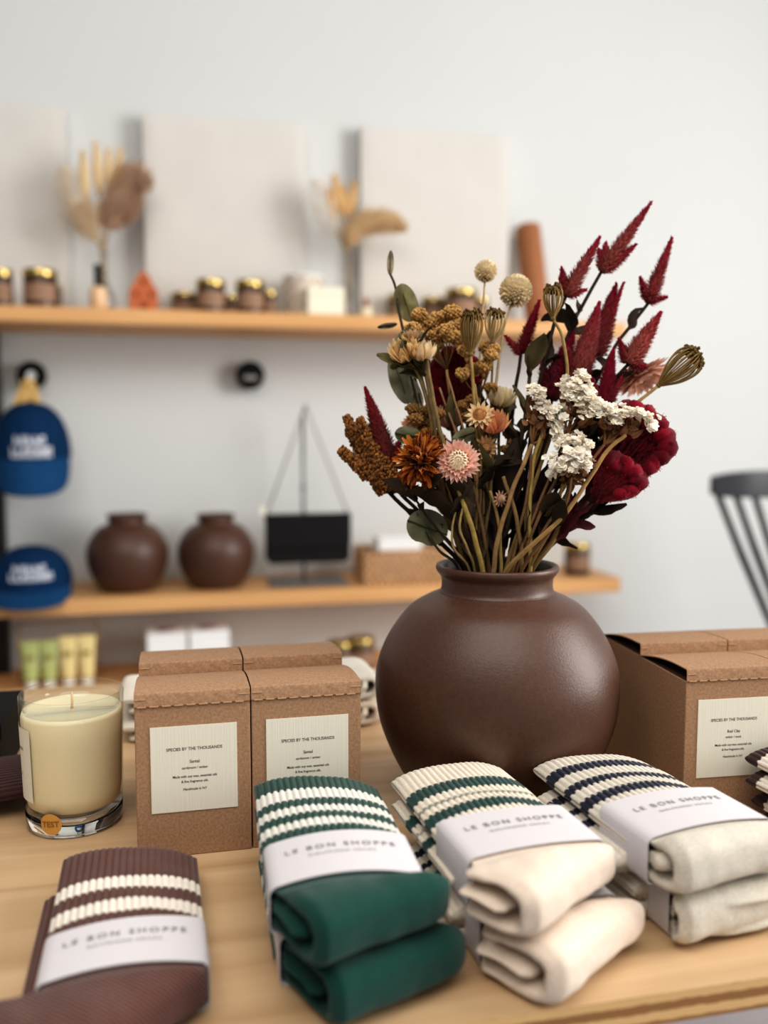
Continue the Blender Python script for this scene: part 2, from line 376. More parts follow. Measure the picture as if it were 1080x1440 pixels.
# ================================================================== glass candle
def make_candle():
    t = thing('glass_candle', 'cream wax candle in a clear glass tumbler with round TEST sticker', 'candle', (-.0815, .7325, TABLE))
    def ro(z): return .0362+.0032*min(1, z/.104)
    Hc = .1045
    out = [(0,.0004),(.030,.0),(.0345,.0008),(.0362,.004)]+[(ro(z), z) for z in (.012,.03,.05,.07,.09,.100)]+[(.0393,.1035),(.0386,Hc),(.0372,Hc),(.0364,.103)]
    inn = [(ro(z)-.0030, z) for z in (.095,.07,.05,.03,.019)]+[(.0315,.0155),(.026,.0142),(0,.014)]
    b = MB(); b.lathe([(ro(z), z) for z in (.016,.03,.05,.07,.09,.100)]+[(.0393,.1035),(.0386,Hc),(.0372,Hc),(.0364,.103)]+[(ro(z)-.0028, z) for z in (.098,.0912)], 72)
    jar = b.build('glass_tumbler', M['glass'], t, col=False)
    b = MB(); b.lathe([(0,.0004),(.030,.0),(.0345,.0008),(.0362,.004),(ro(.0155),.0155),(.0325,.0158),(.026,.0135),(0,.0128)], 72); b.build('glass_base', M['glass_solid'], t, col=False)
    b = MB(); b.lathe([(0,.0165),(.031,.0165),(.0345,.0195)]+[(ro(z)-.0010, z) for z in (.03,.05,.07,.088)]+[(.0366,.0915),(.0345,.0908),(.02,.0903),(0,.0903)], 72)
    b.build('wax', M['wax'], t, col=False)
    b = MB(); b.tube([(0,0,.0900),(.0004,0,.096),(.0002,.0003,.1035)], [.0011,.0010,.0009], n=6); b.build('wick', M['wick'], t, col=False)
    # paper label curved around the left flank, and the sticker at the foot
    def patch(a0, a1, z0, z1, d=.0004, n=14):
        b = MB(); v = []
        for i in range(n+1):
            a = a0+(a1-a0)*i/n
            for z in (z0, z1): v.append(((ro(z)+d)*math.cos(a), (ro(z)+d)*math.sin(a), z))
        b.add(v, [(2*i, 2*i+2, 2*i+3, 2*i+1) for i in range(n)]); return b
    cam_a = math.atan2(-.7325, .0815)     # bearing of the eye from the candle
    a1 = cam_a-R(52); lab = patch(a1-R(88), a1, .0265, .0830).build('paper_label', M['paper'], t, col=False)
    ln = MB()
    for body, sz, z in (('SPECIES BY THE THOUSANDS', .0030, .066), ('Santal', .0030, .057), ('cardamom / amber', .0024, .0525), ('Made with soy wax, essential oils', .0024, .046), ('& fine fragrance oils.', .0024, .042), ('Handmade in NY', .0024, .036)):
        tm = text(body, sz, 1, .00003); ac = a1-R(44)
        for p in tm.v:
            a = ac+p.x/.0385; zz = z+p.y; r_ = ro(zz)+.0008; ln_p = (r_*math.cos(a), r_*math.sin(a), zz); p.x, p.y, p.z = ln_p
        ln.merge(tm)
    ln.build('lettering', M['ink'], lab, smooth=False, col=False)
    ac = cam_a-R(28); zc = .0125; rs = .0083; v = [None]; n = 28
    def onwall(dx, dz, d):
        zz = zc+dz; a = ac+dx/.037; r_ = ro(max(zz,.004))+d+(.0 if zz > .004 else -.0004); return (r_*math.cos(a), r_*math.sin(a), zz)
    v = [onwall(0,0,.0007)]
    for k in (1,2): v += [onwall(rs*k/2*math.cos(2*PI*j/n), rs*k/2*math.sin(2*PI*j/n), .0007) for j in range(n)]
    f = [(0,1+j,1+(j+1)%n) for j in range(n)]+[(1+j,1+n+j,1+n+(j+1)%n,1+(j+1)%n) for j in range(n)]
    b = MB(); b.add(v, f); st = b.build('sticker', M['amber'], t, col=False)
    tm = text('TEST', .0062, 1, .0001); b = MB()
    tm.xf(Matrix.Rotation(R(4), 4, 'Z'))
    for p in tm.v: p.x, p.y, p.z = onwall(p.x, p.y-.0018, .0011)
    b.merge(tm); b.build('lettering', M['sticker_ink'], st, smooth=False, col=False)
make_candle()
# ================================================================== socks
def resample_loop(fn, n):
    q = [Vector(fn(i/1200)) for i in range(1201)]; L = [0]
    for i in range(1200): L.append(L[-1]+(q[i+1]-q[i]).length)
    out = []; j = 0
    for k in range(n):
        d = L[-1]*k/n
        while L[j+1] < d: j += 1
        u = (d-L[j])/max(1e-9, L[j+1]-L[j]); out.append(q[j]+(q[j+1]-q[j])*u)
    return out
def make_cuff(W, th, y0, y1, zc, N, base, stripes, tilt=0, arch=.003, x0=0, skew=0, amp=.0010, flare=0, seed=0, rows=56):
    """flat ribbed tube: y0 hidden under the band, y1 the far open end; stripes are fractions measured from the far end over length Lv"""
    per = 6; n = N*per
    def sq(t):
        a = 2*PI*t; c, s = math.cos(a), math.sin(a)
        return (W/2*math.copysign(abs(c)**.75, c), th/2*math.copysign(abs(s)**.8, s), 0)
    ring = resample_loop(sq, n); vs = []; cs = []
    nr = []
    for i in range(n):
        d = (ring[(i+1)%n]-ring[i-1]); nr.append(Vector((d.y, -d.x, 0)).normalized())
    for r in range(rows+1):
        t = r/rows; e = 1.0
        if t > .93: e = math.sqrt(max(0, 1-((t-.93)/.07)**2))*.75+.25
        for i in range(n):
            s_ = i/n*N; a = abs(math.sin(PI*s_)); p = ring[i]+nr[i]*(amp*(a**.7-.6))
            x = p.x*(1+flare*t)+x0; z = p.y*e
            y = y0+(y1-y0)*t+skew*x*t
            wob = .0012*noise.noise(Vector((x*40+seed, y*30, 0)))
            zz = zc+z-arch*(2*p.x/W)**2+tilt*x*t+wob
            vs.append((x, y, zz))
            d = (1-t)*(y1-y0)/Lvis(y0, y1)+.011*(a-.6)+.003*noise.noise(Vector((i*.7, r*.3, seed)))
            c = base
            for (a0, a1_, col) in stripes:
                if a0 <= d < a1_: c = col
            cs.append(jit(mixc(c, (0,0,0), .16*(1-a)), .04))  # shade in the rib grooves is mixed into the knit colour
    fs = [(r*n+i, r*n+(i+1)%n, (r+1)*n+(i+1)%n, (r+1)*n+i) for r in range(rows) for i in range(n)]
    fs += [tuple(rows*n+i for i in range(n)), tuple(range(n-1,-1,-1))]
    b = MB(); b.add(vs, fs, cs); return b
def Lvis(y0, y1): return max(.02, y1-.024)
def make_band(W, z0, z1, y0, y1, arch, rc=.003, skirt=0):
    def top(x): return z1-arch*(2*x/W)**2
    prof = [(-W/2+rc, z0), (-W/2+rc*.3, z0+rc*.3), (-W/2, z0+rc)]
    zt = top(W/2)
    prof += [(-W/2, zt-rc), (-W/2+rc*.3, zt-rc*.25)]
    prof += [(x, top(x)) for x in [(-W/2+rc)+(W-2*rc)*i/20 for i in range(21)]]
    prof += [(W/2-rc*.3, zt-rc*.25), (W/2, zt-rc), (W/2, z0+rc), (W/2-rc*.3, z0+rc*.3), (W/2-rc, z0)]
    n = len(prof); zc = (z0+z1)/2; ins = .0006; vs = []
    for (y, k) in ((y0,0),(y1,0),(y1,1),(y0,1)):
        for x, z in prof: vs.append((x*(1-k*ins*2/W), y, zc+(z-zc)*(1-k*ins*2/(z1-z0))))
    fs = [(q*n+i, q*n+(i+1)%n, ((q+1)%4)*n+(i+1)%n, ((q+1)%4)*n+i) for q in range(4) for i in range(n)]
    b = MB(); b.add(vs, fs); return b, top
def u_sheet(mbx, o, phi, Lu, line, t, zoff, rnd=.5, bulge=.0, back_=.020):
    """a soft folded sheet: centre line `line` in (v,z), pulled along u; rounded at both ends"""
    line = smoothpts(line, 6); u = Vector((math.cos(phi), math.sin(phi), 0)); v = Vector((-math.sin(phi), math.cos(phi), 0))
    m = 18; k = len(line); ring = []
    for i, p in enumerate(line):
        d = (line[min(i+1,k-1)]-line[max(i-1,0)]).normalized(); ring.append((p, Vector((-d.y, d.x, 0))))
    vs = []
    for a in range(m+1):
        s_ = 2*a/m-1; rn = rnd if s_ > 0 else .14; q = max(0, (abs(s_)-(1-rn))/rn); sh = math.sqrt(max(0, 1-q*q)) if q < 1 else 0
        sh = max(sh, .24 if s_ > 0 else .5); back = (1-sh)*(back_ if s_ > 0 else .008)
        pts = []
        for p, nn in ring: pts.append(p+nn*t/2*sh)
        e = (ring[-1][0]-ring[-2][0]).normalized(); pts.append(ring[-1][0]+e*t*.4*sh)
        for p, nn in reversed(ring): pts.append(p-nn*t/2*sh)
        e = (ring[0][0]-ring[1][0]).normalized(); pts.append(ring[0][0]+e*t*.4*sh)
        cz = sum(p.y for p, _ in ring)/k
        for p in pts: vs.append(Vector((o[0], o[1], 0))+u*(Lu*(s_+1)/2)+v*(p.x+back)+Vector((0,0,zoff+cz+(p.y-cz)*(.9+.1*sh)+bulge*(1-s_*s_))))
    n = len(vs)//(m+1)
    fs = [(a*n+i, a*n+(i+1)%n, (a+1)*n+(i+1)%n, (a+1)*n+i) for a in range(m) for i in range(n)]+[tuple(range(n-1,-1,-1)), tuple(m*n+i for i in range(n))]
    mbx.add(vs, fs)
def pillow(mbx, c, a, b, h, rot=0, p=2.6, slope=0):
    vs = []; n, m = 28, 12; cr, sr = math.cos(rot), math.sin(rot)
    for i in range(m+1):
        ph = -PI/2+PI*i/m
        for j in range(n):
            th = 2*PI*j/n; f = lambda q, e: math.copysign(abs(q)**e, q)
            x = a*f(math.cos(th), 2/p)*f(math.cos(ph), .5); y = b*f(math.sin(th), 2/p)*f(math.cos(ph), .5); z = h*f(math.sin(ph), .8)
            vs.append((c[0]+x*cr-y*sr, c[1]+x*sr+y*cr, c[2]+z+slope*y))
    fs = [(i*n+j, i*n+(j+1)%n, (i+1)*n+(j+1)%n, (i+1)*n+j) for i in range(m) for j in range(n)]
    mbx.add(vs, fs)
def make_foot(name, m, parent, shapes, vox=.0015, it=4, wr=.0011, seed=0, clamp=None):
    b = MB(); shapes(b); o = b.build(name, m, None, col=False)
    rm = o.modifiers.new('r', 'REMESH'); rm.mode = 'VOXEL'; rm.voxel_size = vox
    sm = o.modifiers.new('s', 'SMOOTH'); sm.factor = .5; sm.iterations = it
    me = eval_mesh(o); old = o.data; bpy.data.objects.remove(o); bpy.data.meshes.remove(old)
    nv = len(me.vertices); co = [v.co.copy() for v in me.vertices]; no = [v.normal.copy() for v in me.vertices]
    for i in range(nv):
        q = co[i]; k = 1.5*noise.noise(q*21+Vector((0,seed,0)))+noise.noise(q*38+Vector((seed,0,0)))+.6*noise.noise(Vector((q.x*95+seed, q.y*50, q.z*95)))
        q = q+no[i]*k*wr
        if clamp:            # the paper band squeezes whatever lies under it
            yb, half, T_, arch = clamp; f = min(1, max(0, (q.y-(yb-.013))/.013)); f = f*f*(3-2*f)
            zt = T_-.0022-arch*(2*q.x/(2*half))**2
            if f > 0:
                if q.z > zt: q.z = q.z+(zt-q.z)*f
                lim = half-.0022
                if abs(q.x) > lim: q.x = q.x+(math.copysign(lim, q.x)-q.x)*f
        co[i] = q
    me.vertices.foreach_set('co', [c for q in co for c in q]); me.update()
    me.name = name; me.polygons.foreach_set('use_smooth', [True]*len(me.polygons))
    if not me.materials: me.materials.append(m)
    o = bpy.data.objects.new(name, me); C.objects.link(o); o.parent = parent
    return o
def folded_foot(near, phi, Lu, Lv, T, W, style='u', seed=0, leg=True, z0=.0012, puff=.0015):
    """near: fold corner in pack coordinates; T: thickness of the pack"""
    def shapes(b):
        t = .0076; hi = T-t/2+puff; lo = z0+t/2; mid = (hi+lo)/2; rr = (hi-lo)/2
        line = [(Lv*1.0, lo+.0005), (Lv*.55, lo), (.016, lo), (.0062, lo+rr*.3), (.0045, mid), (.0062, hi-rr*.3), (.016, hi), (Lv*.5, hi-.0005), (Lv*.95, hi-.0045)]
        u_sheet(b, near, phi, Lu, line, t, 0, bulge=.0022)
        if style == 'roll':
            ln2 = [(Lv*.95, mid+.0005), (Lv*.7, mid-.0022), (Lv*.45, mid+.0012), (.024, mid-.0022), (.0175, mid+.0012), (.021, mid+.0040)]; ti = .0050
        else:
            ln2 = [(Lv*1.22, mid-.0010), (Lv*.6, mid+.0006), (.020, mid-.0012)]; ti = .0050
        o2 = (near[0]-.004*math.cos(phi), near[1]-.004*math.sin(phi))
        u_sheet(b, o2, phi, Lu*.88, ln2, ti, 0, rnd=.2)
        if leg:
            pillow(b, (0, -.014, T*.80), W*.465, .033, T*.14, 0, 3.2)
            pillow(b, (0, -.010, T*.19), W*.455, .033, T*.14, 0, 3.2)
    return shapes
def lettering_on(top, rows, parent, y_mid, W):
    for body, sz, y, sp, nm, mt in rows:
        tm = text(body, sz, sp, 0.00006 if sz > .004 else .00001)
        for p in tm.v: p.y += y; p.z = top(p.x)+.00035
        b = MB(); b.merge(tm); b.build(nm, mt, parent, smooth=False, col=False)
def sock_pair(label, x, y, z, rotz, foot, cuff, T=.031, W=.088, group=None, bandl=.052, arch=.005, box=False, name='sock_pair', line2='GIRLFRIEND SOCKS', cuff2=None, foot_mat='foot_green', letters=True, band_w=None, seed=0, text_y=0.006, extra=None):
    t = thing(name, label, 'socks', (x, y, z), rotz, group)
    bw = band_w or W+.002
    b, top = make_band(bw, .0004, T+.0012, -bandl/2, bandl/2, arch, .0035)
    band = b.build('paper_band', M['band'], t, col=False, flat_angle=50)
    if letters:
        lettering_on(top, [('LE BON SHOPPE', .0070, text_y-.0010, 1.36, 'lettering', M['greyink']), (line2, .0036, text_y-.0085, 1.3, 'lettering', M['greyink'])], band, 0, bw)
    make_foot('foot', M[foot_mat], t, foot, seed=seed, clamp=(-bandl/2, bw/2, T+.0012, arch))
    for k, c in enumerate(cuff):
        c = dict(c, rows=100 if k == 0 else 56)
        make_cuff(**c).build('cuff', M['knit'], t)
    return t
wh = lin(222,218,208); gr = lin(20,64,54); cr = lin(226,214,196); dg = lin(24,62,56); nv = lin(21,25,46); ot = lin(216,207,192); br = lin(92,58,50); pw = lin(234,224,210); dn = lin(64,40,38)
ST_G = [(.27,.43,wh),(.54,.64,wh),(.74,.84,wh)]
ST_C = [(.36,.52,dg),(.62,.655,mixc(dg,cr,.35)),(.74,.87,dg)]
ST_O = [(.22,.35,nv),(.50,.60,nv),(.73,.85,nv)]
ST_B = [(.46,.60,pw),(.74,.88,pw)]
def cuffd(W, T, y1, base, st, **k):
    d = dict(W=W*.985, th=T*.50, y0=-.005, y1=y1, zc=T*.70, N=42, base=base, stripes=st); d.update(k); return d
# --- green stack
GX, GY = .0905, .500; T = .0312
sock_pair('lower dark green sock pair of the stack in front of the kraft boxes', GX+.005, GY+.004, TABLE, R(-1),
    folded_foot((-.020,-.080), R(21), .096, .058, T, .086, seed=1), [cuffd(.086, T, .118, gr, ST_G, tilt=-.05), cuffd(.084, T, .112, gr, ST_G, zc=T*.28, x0=-.004, th=T*.4)], T=T, W=.086, arch=.004, letters=True, group='folded socks on the table', seed=1)
sock_pair('upper dark green sock pair with white cuff stripes, on top of its stack', GX, GY, TABLE+T+.0016, R(-2),
    folded_foot((-.022,-.076), R(22), .094, .058, T, .086, seed=2), [cuffd(.090, T, .128, gr, ST_G, tilt=-.10, arch=.004), cuffd(.086, T, .120, gr, ST_G, zc=T*.30, x0=-.002, th=T*.45, tilt=-.06)], T=T, W=.086, arch=.0065, line2='GIRLFRIEND SOCKS', group='folded socks on the table', foot_mat='foot_green', seed=5)
# --- cream stack
CX, CY = .2005, .503; T = .0322
sock_pair('lower cream sock pair of the stack in front of the vase', CX+.006, CY-.003, TABLE, R(4),
    folded_foot((-.022,-.082), R(29), .118, .058, T, .086, seed=3), [cuffd(.088, T, .085, cr, ST_O, x0=-.010), cuffd(.086, T, .080, cr, ST_O, zc=T*.28, x0=-.013, th=T*.42)], T=T, W=.086, arch=.002, foot_mat='foot_cream', group='folded socks on the table', seed=9)
sock_pair('upper cream sock pair with dark green cuff stripes, leaning toward the vase', CX, CY, TABLE+T+.0016, R(4),
    folded_foot((-.028,-.078), R(29), .124, .058, T, .086, seed=4), [cuffd(.088, T, .122, cr, ST_C, arch=.004), cuffd(.086, T, .112, cr, ST_C, zc=T*.28, x0=-.004, th=T*.42)], T=T, W=.086, arch=.003, foot_mat='foot_cream', group='folded socks on the table', seed=12)
# --- oatmeal stack
OX, OY = .3150, .507; T = .0322
sock_pair('lower oatmeal sock pair at the right, under the rolled oatmeal pair', OX+.014, OY-.002, TABLE, R(5),
    folded_foot((-.050,-.050), R(6), .105, .050, T, .088, 'roll', seed=6), [cuffd(.088, T, .090, ot, ST_O, x0=-.012), cuffd(.086, T, .084, ot, ST_O, zc=T*.28, x0=-.015, th=T*.42)], T=T, W=.088, arch=.002, foot_mat='foot_oat', group='folded socks on the table', seed=15)
sock_pair('upper oatmeal sock pair with navy cuff stripes and a rolled foot, at the right', OX, OY, TABLE+T+.0016, R(6),
    folded_foot((-.042,-.056), R(4), .105, .056, T, .090, 'roll', seed=7), [cuffd(.094, T, .112, ot, ST_O, tilt=-.06, arch=.005, skew=-.10), cuffd(.088, T, .100, ot, ST_O, zc=T*.22, x0=-.012, th=T*.5)], T=T, W=.090, arch=.004, foot_mat='foot_oat', group='folded socks on the table', seed=18)
# --- single brown pair in the front corner
T = .031
sock_pair('single brown sock pair with two white cuff stripes, at the front table corner', -.0310, .490, TABLE, R(1),
    folded_foot((-.030,-.097), R(42), .124, .072, T, .086, seed=8), [cuffd(.088, T, .125, br, ST_B, tilt=-.10, arch=.004), cuffd(.088, T, .105, br, [], zc=T*.28, x0=-.010, th=T*.45)], T=T, W=.086, arch=.006, foot_mat='foot_brown', line2='BOYFRIEND SOCKS', bandl=.046, group='folded socks on the table', seed=21)
# --- brown striped stack cut by the right edge
T = .031
for k, (lab, dx, dy) in enumerate((('lower brown sock pair with white stripes, at the right edge by the Red Clay box', .004, -.004), ('upper brown sock pair with white stripes, at the right edge by the Red Clay box', 0, 0))):
    sock_pair(lab, .483+dx, .520+dy, TABLE+k*(T+.0016), R(5), folded_foot((-.02,-.06), R(20), .085, .056, T, .086, seed=30+k),
        [cuffd(.090, T, .095, dn, [(.2,.4,pw),(.55,.75,pw)]), cuffd(.088, T, .088, dn, [(.2,.4,pw),(.55,.75,pw)], zc=T*.26, x0=-.006, th=T*.45)], T=T, foot_mat='foot_brown', line2='BOYFRIEND SOCKS', group='folded socks on the table', seed=33+k)
# --- plum brown pair peeping in at the left edge
sock_pair('plum brown folded sock pair cut by the left frame edge, beside the glass candle', -.203, .775, TABLE, R(-80), folded_foot((-.02,-.062), R(10), .085, .056, .031, .086, seed=40),
    [cuffd(.088, .031, .10, dn, [])], T=.031, foot_mat='foot_black', line2='BOYFRIEND SOCKS', group='folded socks on the table', seed=41)
# --- pale stack lying crosswise behind the kraft boxes
T = .0262
for k, nm in enumerate(('lower', 'upper')):
    sock_pair(f'{nm} beige sock pair of the pale stack lying crosswise behind the kraft boxes', .102, .945, TABLE+k*(T+.0016), R(90), folded_foot((-.045,-.105), R(4), .088, .070, T, .088, 'roll', seed=50+k),
        [cuffd(.090, T, .158, ot, []), cuffd(.086, T, .150, ot, [], zc=T*.28, th=T*.42)], T=T, foot_mat='foot_grey' if k < 1 else 'foot_oat', group='folded socks on the table', seed=55+k, arch=.001)
# --- black box behind the candle
t = thing('black_box', 'black lidded box standing behind the candle at the left frame edge', 'box', (-.226, .880, TABLE), R(-2))
b = MB(); b.box(-.075, .075, -.05, .05, 0, .046); b.build('box_body', M['black'], t, smooth=False, col=False, bevel=.001)
b = MB(); b.box(-.077, .077, -.052, .052, .038, .054); b.build('lid', M['black'], t, smooth=False, col=False, bevel=.0015)
# ================================================================== wall shelves and what stands on them
ZU = ony(20, 429, SH_F).z; ZL = ony(100, 843, SH_F).z; ZT = ony(0, 972, 2.40).z
def shelf(label, z, th, x0, x1, y0):
    t = thing('wall_shelf', label, 'shelf', ((x0+x1)/2, WALL_Y, z))
    b = MB(); b.box(-(x1-x0)/2, (x1-x0)/2, y0-WALL_Y, -.002, -th, 0); b.build('board', M['shelf'], t, smooth=False, col=False, bevel=.002)
    return t
shelf('upper oak wall shelf with jars, dried grasses and canvases', ZU, .038, -.75, 1.235, SH_F)
shelf('middle oak wall shelf with the two pots and the handbag', ZL, .040, -.75, 1.235, SH_F)
shelf('lowest oak shelf with the cosmetic tubes, mostly hidden by the boxes', ZT, .040, -.75, 1.235, SH_F-.02)
b = MB(); b.box(-.030, .030, -.02, .02, 0, ZU-.0395)
px = ony(2, 700, 2.56)
up = thing('shelf_upright', 'black metal shelf upright at the left frame edge', 'upright', (px.x-.028, 2.590, 0))
b.build('post', M['blackmetal'], up, smooth=False, col=False)
b = MB(); b.box(-.045, .045, -.028, .028, 0, .006); b.build('foot_plate', M['blackmetal'], up, smooth=False, col=False)
def on_shelf(px, z, Y, py=None):
    # point on the shelf top z at wall distance Y seen in column px
    py = py or 600
    for _ in range(4):
        p = ony(px, py, Y); d = Vector((p.x, Y, z))-CAM; py = 720-F*(d.dot(UP)/d.dot(FW))
    return Vector((ony(px, py, Y).x, Y, z))
def mpp(p): return depth(p)/F          # metres per pixel at p
# ---- plaster canvases leaning on the wall above the upper shelf
def canvas(label, x0px, x1px, ytop):
    Y = 2.565; a = ony(x0px, 300, Y).x; c = ony(x1px, 300, Y).x; zt = ony((max(x0px,0)+x1px)/2, ytop, Y).z
    t = thing('wall_canvas', label, 'picture', ((a+c)/2, Y, ZU))
    w = (c-a)/2; h = zt-ZU
    # textured front, bulging slightly plaster-like, on a deep stretcher
    b = MB(); n = 24; vs = []; 
    for i in range(n+1):
        for j in range(n+1):
            x = -w+2*w*i/n; z = h*j/n; e = 0 if i in (0,n) or j in (0,n) else .0025*noise.noise(Vector((x*9+a*5, z*9, 2)))
            vs.append((x, -e-.004 if e else 0, z))
    fs = [(i*(n+1)+j, (i+1)*(n+1)+j, (i+1)*(n+1)+j+1, i*(n+1)+j+1) for i in range(n) for j in range(n)]
    b.add(vs, fs); b.build('plaster_face', M['canvas'], t, col=False)
    b = MB(); b.box(-w, w, .0005, .045, 0, h); b.build('stretcher', M['canvas_side'], t, smooth=False, col=False)
M['canvas_side'] = mat('canvas_side', lin(214,212,208), .85)
GP = 'pale plaster canvases above the upper shelf'
canvas('large pale plaster canvas cut by the left frame edge', -170, 95, 147)
canvas('middle pale plaster canvas between the two dried grass bottles', 203, 430, 166)
canvas('right pale plaster canvas behind the roll and dried flowers', 508, 716, 184)
# ---- jars
def jar(label, px, z, Y, wpx, hpx, group, lid=True):
    p = on_shelf(px, z, Y); m = mpp(p); r = wpx*m/2; h = hpx*m
    t = thing('candle_jar', label, 'jar', p, 0, group)
    hl = h*.80
    b = MB(); b.lathe([(0,0),(r*.9,0),(r,r*.08),(r,hl*.92),(r*.93,hl),(0,hl)], 32); b.build('glass_body', M['jar'], t, col=False, flat_angle=40)
    b = MB(); rl = r*1.012; k = 22; v = []
    a0, a1 = -PI/2-1.15, -PI/2+1.15
    for i in range(k+1):
        a = a0+(a1-a0)*i/k
        for zz in (hl*.22, hl*.78): v.append((rl*math.cos(a), rl*math.sin(a), zz))
    b.add(v, [(2*i,2*i+2,2*i+3,2*i+1) for i in range(k)]); b.build('label', M['jar_label'], t, col=False)
    b = MB(); b.lathe([(0,hl),(r*1.0,hl),(r*1.02,hl+.002),(r*1.02,h*.97),(r*.98,h),(0,h)], 32); b.build('lid', M['gold'], t, col=False, flat_angle=40)
GJ = 'amber jars with brass lids on the upper shelf'
for lab, px, w, h, Y in (
    ('amber jar with brass lid cut by the left frame edge, upper shelf', 3, 31, 54, 2.43),
    ('amber jar with brass lid left of the black-capped bottle, front of the pair', 58, 46, 54, 2.42),
    ('amber jar half hidden behind the front jar left of the black-capped bottle', 76, 22, 42, 2.53),
    ('short amber jar right of the clay house, first of the row', 262, 40, 34, 2.52),
    ('tall amber jar with brass lid, second right of the clay house', 297, 40, 47, 2.42),
    ('small amber jar in the gap between the two tall jars', 326, 18, 34, 2.53),
    ('tall amber jar with brass lid left of the patterned tumbler', 352, 40, 47, 2.42),
    ('slim amber jar just left of the patterned tumbler', 379, 20, 37, 2.46),
    ('amber jar beside the eucalyptus leaf, right half of the upper shelf', 563, 36, 40, 2.52),
    ('amber jar behind the golden yarrow heads on the upper shelf', 610, 34, 36, 2.50),
    ('amber jar with brass lid behind the cream globe flowers', 648, 44, 44, 2.42),
    ('slim amber jar right of the brass-lidded jar behind the globe flowers', 676, 22, 36, 2.46)):
    jar(lab, px, ZU, Y, w, h, GJ)
jar('amber jar at the right end of the middle shelf', 811, ZL, 2.44, 36, 44, None)
jar('amber jar with brass lid on the lowest shelf, left of the vase', 507, ZT, 2.40, 40, 46, 'jars on the lowest shelf')
jar('amber jar with brass lid peeping over the kraft box lid, lowest shelf', 478, ZT, 2.40, 38, 42, 'jars on the lowest shelf')
# ---- perfume bottle with black cap, vial
def bottle(label, px, Y, bpx, hpx, cpx, cm, bm, group=None, name='perfume_bottle'):
    p = on_shelf(px, ZU, Y); m = mpp(p); r = bpx*m/2; h = hpx*m; c = cpx*m
    t = thing(name, label, 'bottle', p, 0, group)
    b = MB(); b.lathe([(0,0),(r*.85,0),(r,r*.15),(r,h*.86),(r*.8,h*.97),(r*.35,h),(0,h)], 24); b.build('body', bm, t, col=False)
    b = MB(); b.lathe([(0,h),(r*.42,h),(r*.42,h+c*.97),(r*.36,h+c),(0,h+c)], 20); b.build('cap', cm, t, col=False, flat_angle=40)
bottle('small peach glass bottle with tall black cap by the left dried grasses', 139, 2.42, 24, 34, 30, M['black'], M['perfume'])
bottle('tiny cream vial right of the slender grass bottle', 515, 2.44, 17, 17, 12, M['terra_dark'], M['vial'], name='small_vial')
# ---- clay house
p = on_shelf(202, ZU, 2.44); m = mpp(p); t = thing('clay_house', 'small terracotta clay house with peaked gable on the upper shelf', 'ornament', p, R(6))
w, h = 19*m, 58*m; b = MB(); dpt = .035
pr = smoothpts([(-w,0),(-w,h*.52),(-w*.62,h*.72)], 1)+smoothpts([(-w*.38,h*.88),(0,h),(w*.38,h*.88),(w*.62,h*.72),(w,h*.52),(w,0)], 1)
n = len(pr); b.add([(q.x,-dpt/2,q.y) for q in pr]+[(q.x,dpt/2,q.y) for q in pr], [tuple(range(n)), tuple(range(2*n-1,n-1,-1))]+[(i,i+n,(i+1)%n+n,(i+1)%n) for i in range(n)])
b.build('house_body', M['terracotta'], t, smooth=False, col=False)
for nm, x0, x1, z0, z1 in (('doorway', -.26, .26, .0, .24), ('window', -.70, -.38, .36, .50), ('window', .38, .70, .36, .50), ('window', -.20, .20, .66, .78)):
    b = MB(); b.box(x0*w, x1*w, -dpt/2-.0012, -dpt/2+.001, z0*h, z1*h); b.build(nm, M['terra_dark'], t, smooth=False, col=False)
# ---- patterned tumbler, ivory box
p = on_shelf(427, ZU, 2.49); m = mpp(p); t = thing('patterned_tumbler', 'beige patterned tumbler behind the ivory box on the upper shelf', 'tumbler', p)
r, h = 28*m, 57*m; b = MB(); n = 40; rows = 14; vs = []; cs = []
for i in range(rows+1):
    for j in range(n):
        a = 2*PI*j/n; vs.append((r*(.94+.06*i/rows)*math.cos(a), r*(.94+.06*i/rows)*math.sin(a), h*i/rows))
        cs.append(lin(228,222,214) if (i//2+j//2) % 2 else lin(184,160,134))
b.add(vs, [(i*n+j, i*n+(j+1)%n, (i+1)*n+(j+1)%n, (i+1)*n+j) for i in range(rows) for j in range(n)]+[tuple(range(n-1,-1,-1))], cs); b.build('tumbler_wall', M['pattern'], t)
b = MB(); b.lathe([(r*.995,h),(r*1.03,h+.002),(r*1.03,h+.005),(r*.95,h+.005),(r*.93,h)], 40); b.build('rim', M['white'], t, col=False)
p = on_shelf(456, ZU, 2.40); m = mpp(p); t = thing('ivory_box', 'small ivory box with a lid seam, in front of the patterned tumbler', 'box', p, R(2))
b = MB(); b.box(-26*m, 26*m, -.03, .03, 0, 26*m); b.build('box_body', M['ivory'], t, smooth=False, col=False, bevel=.002)
b = MB(); b.box(-26.6*m, 26.6*m, -.031, .031, 26*m, 38*m); b.build('lid', M['ivory'], t, smooth=False, col=False, bevel=.003)
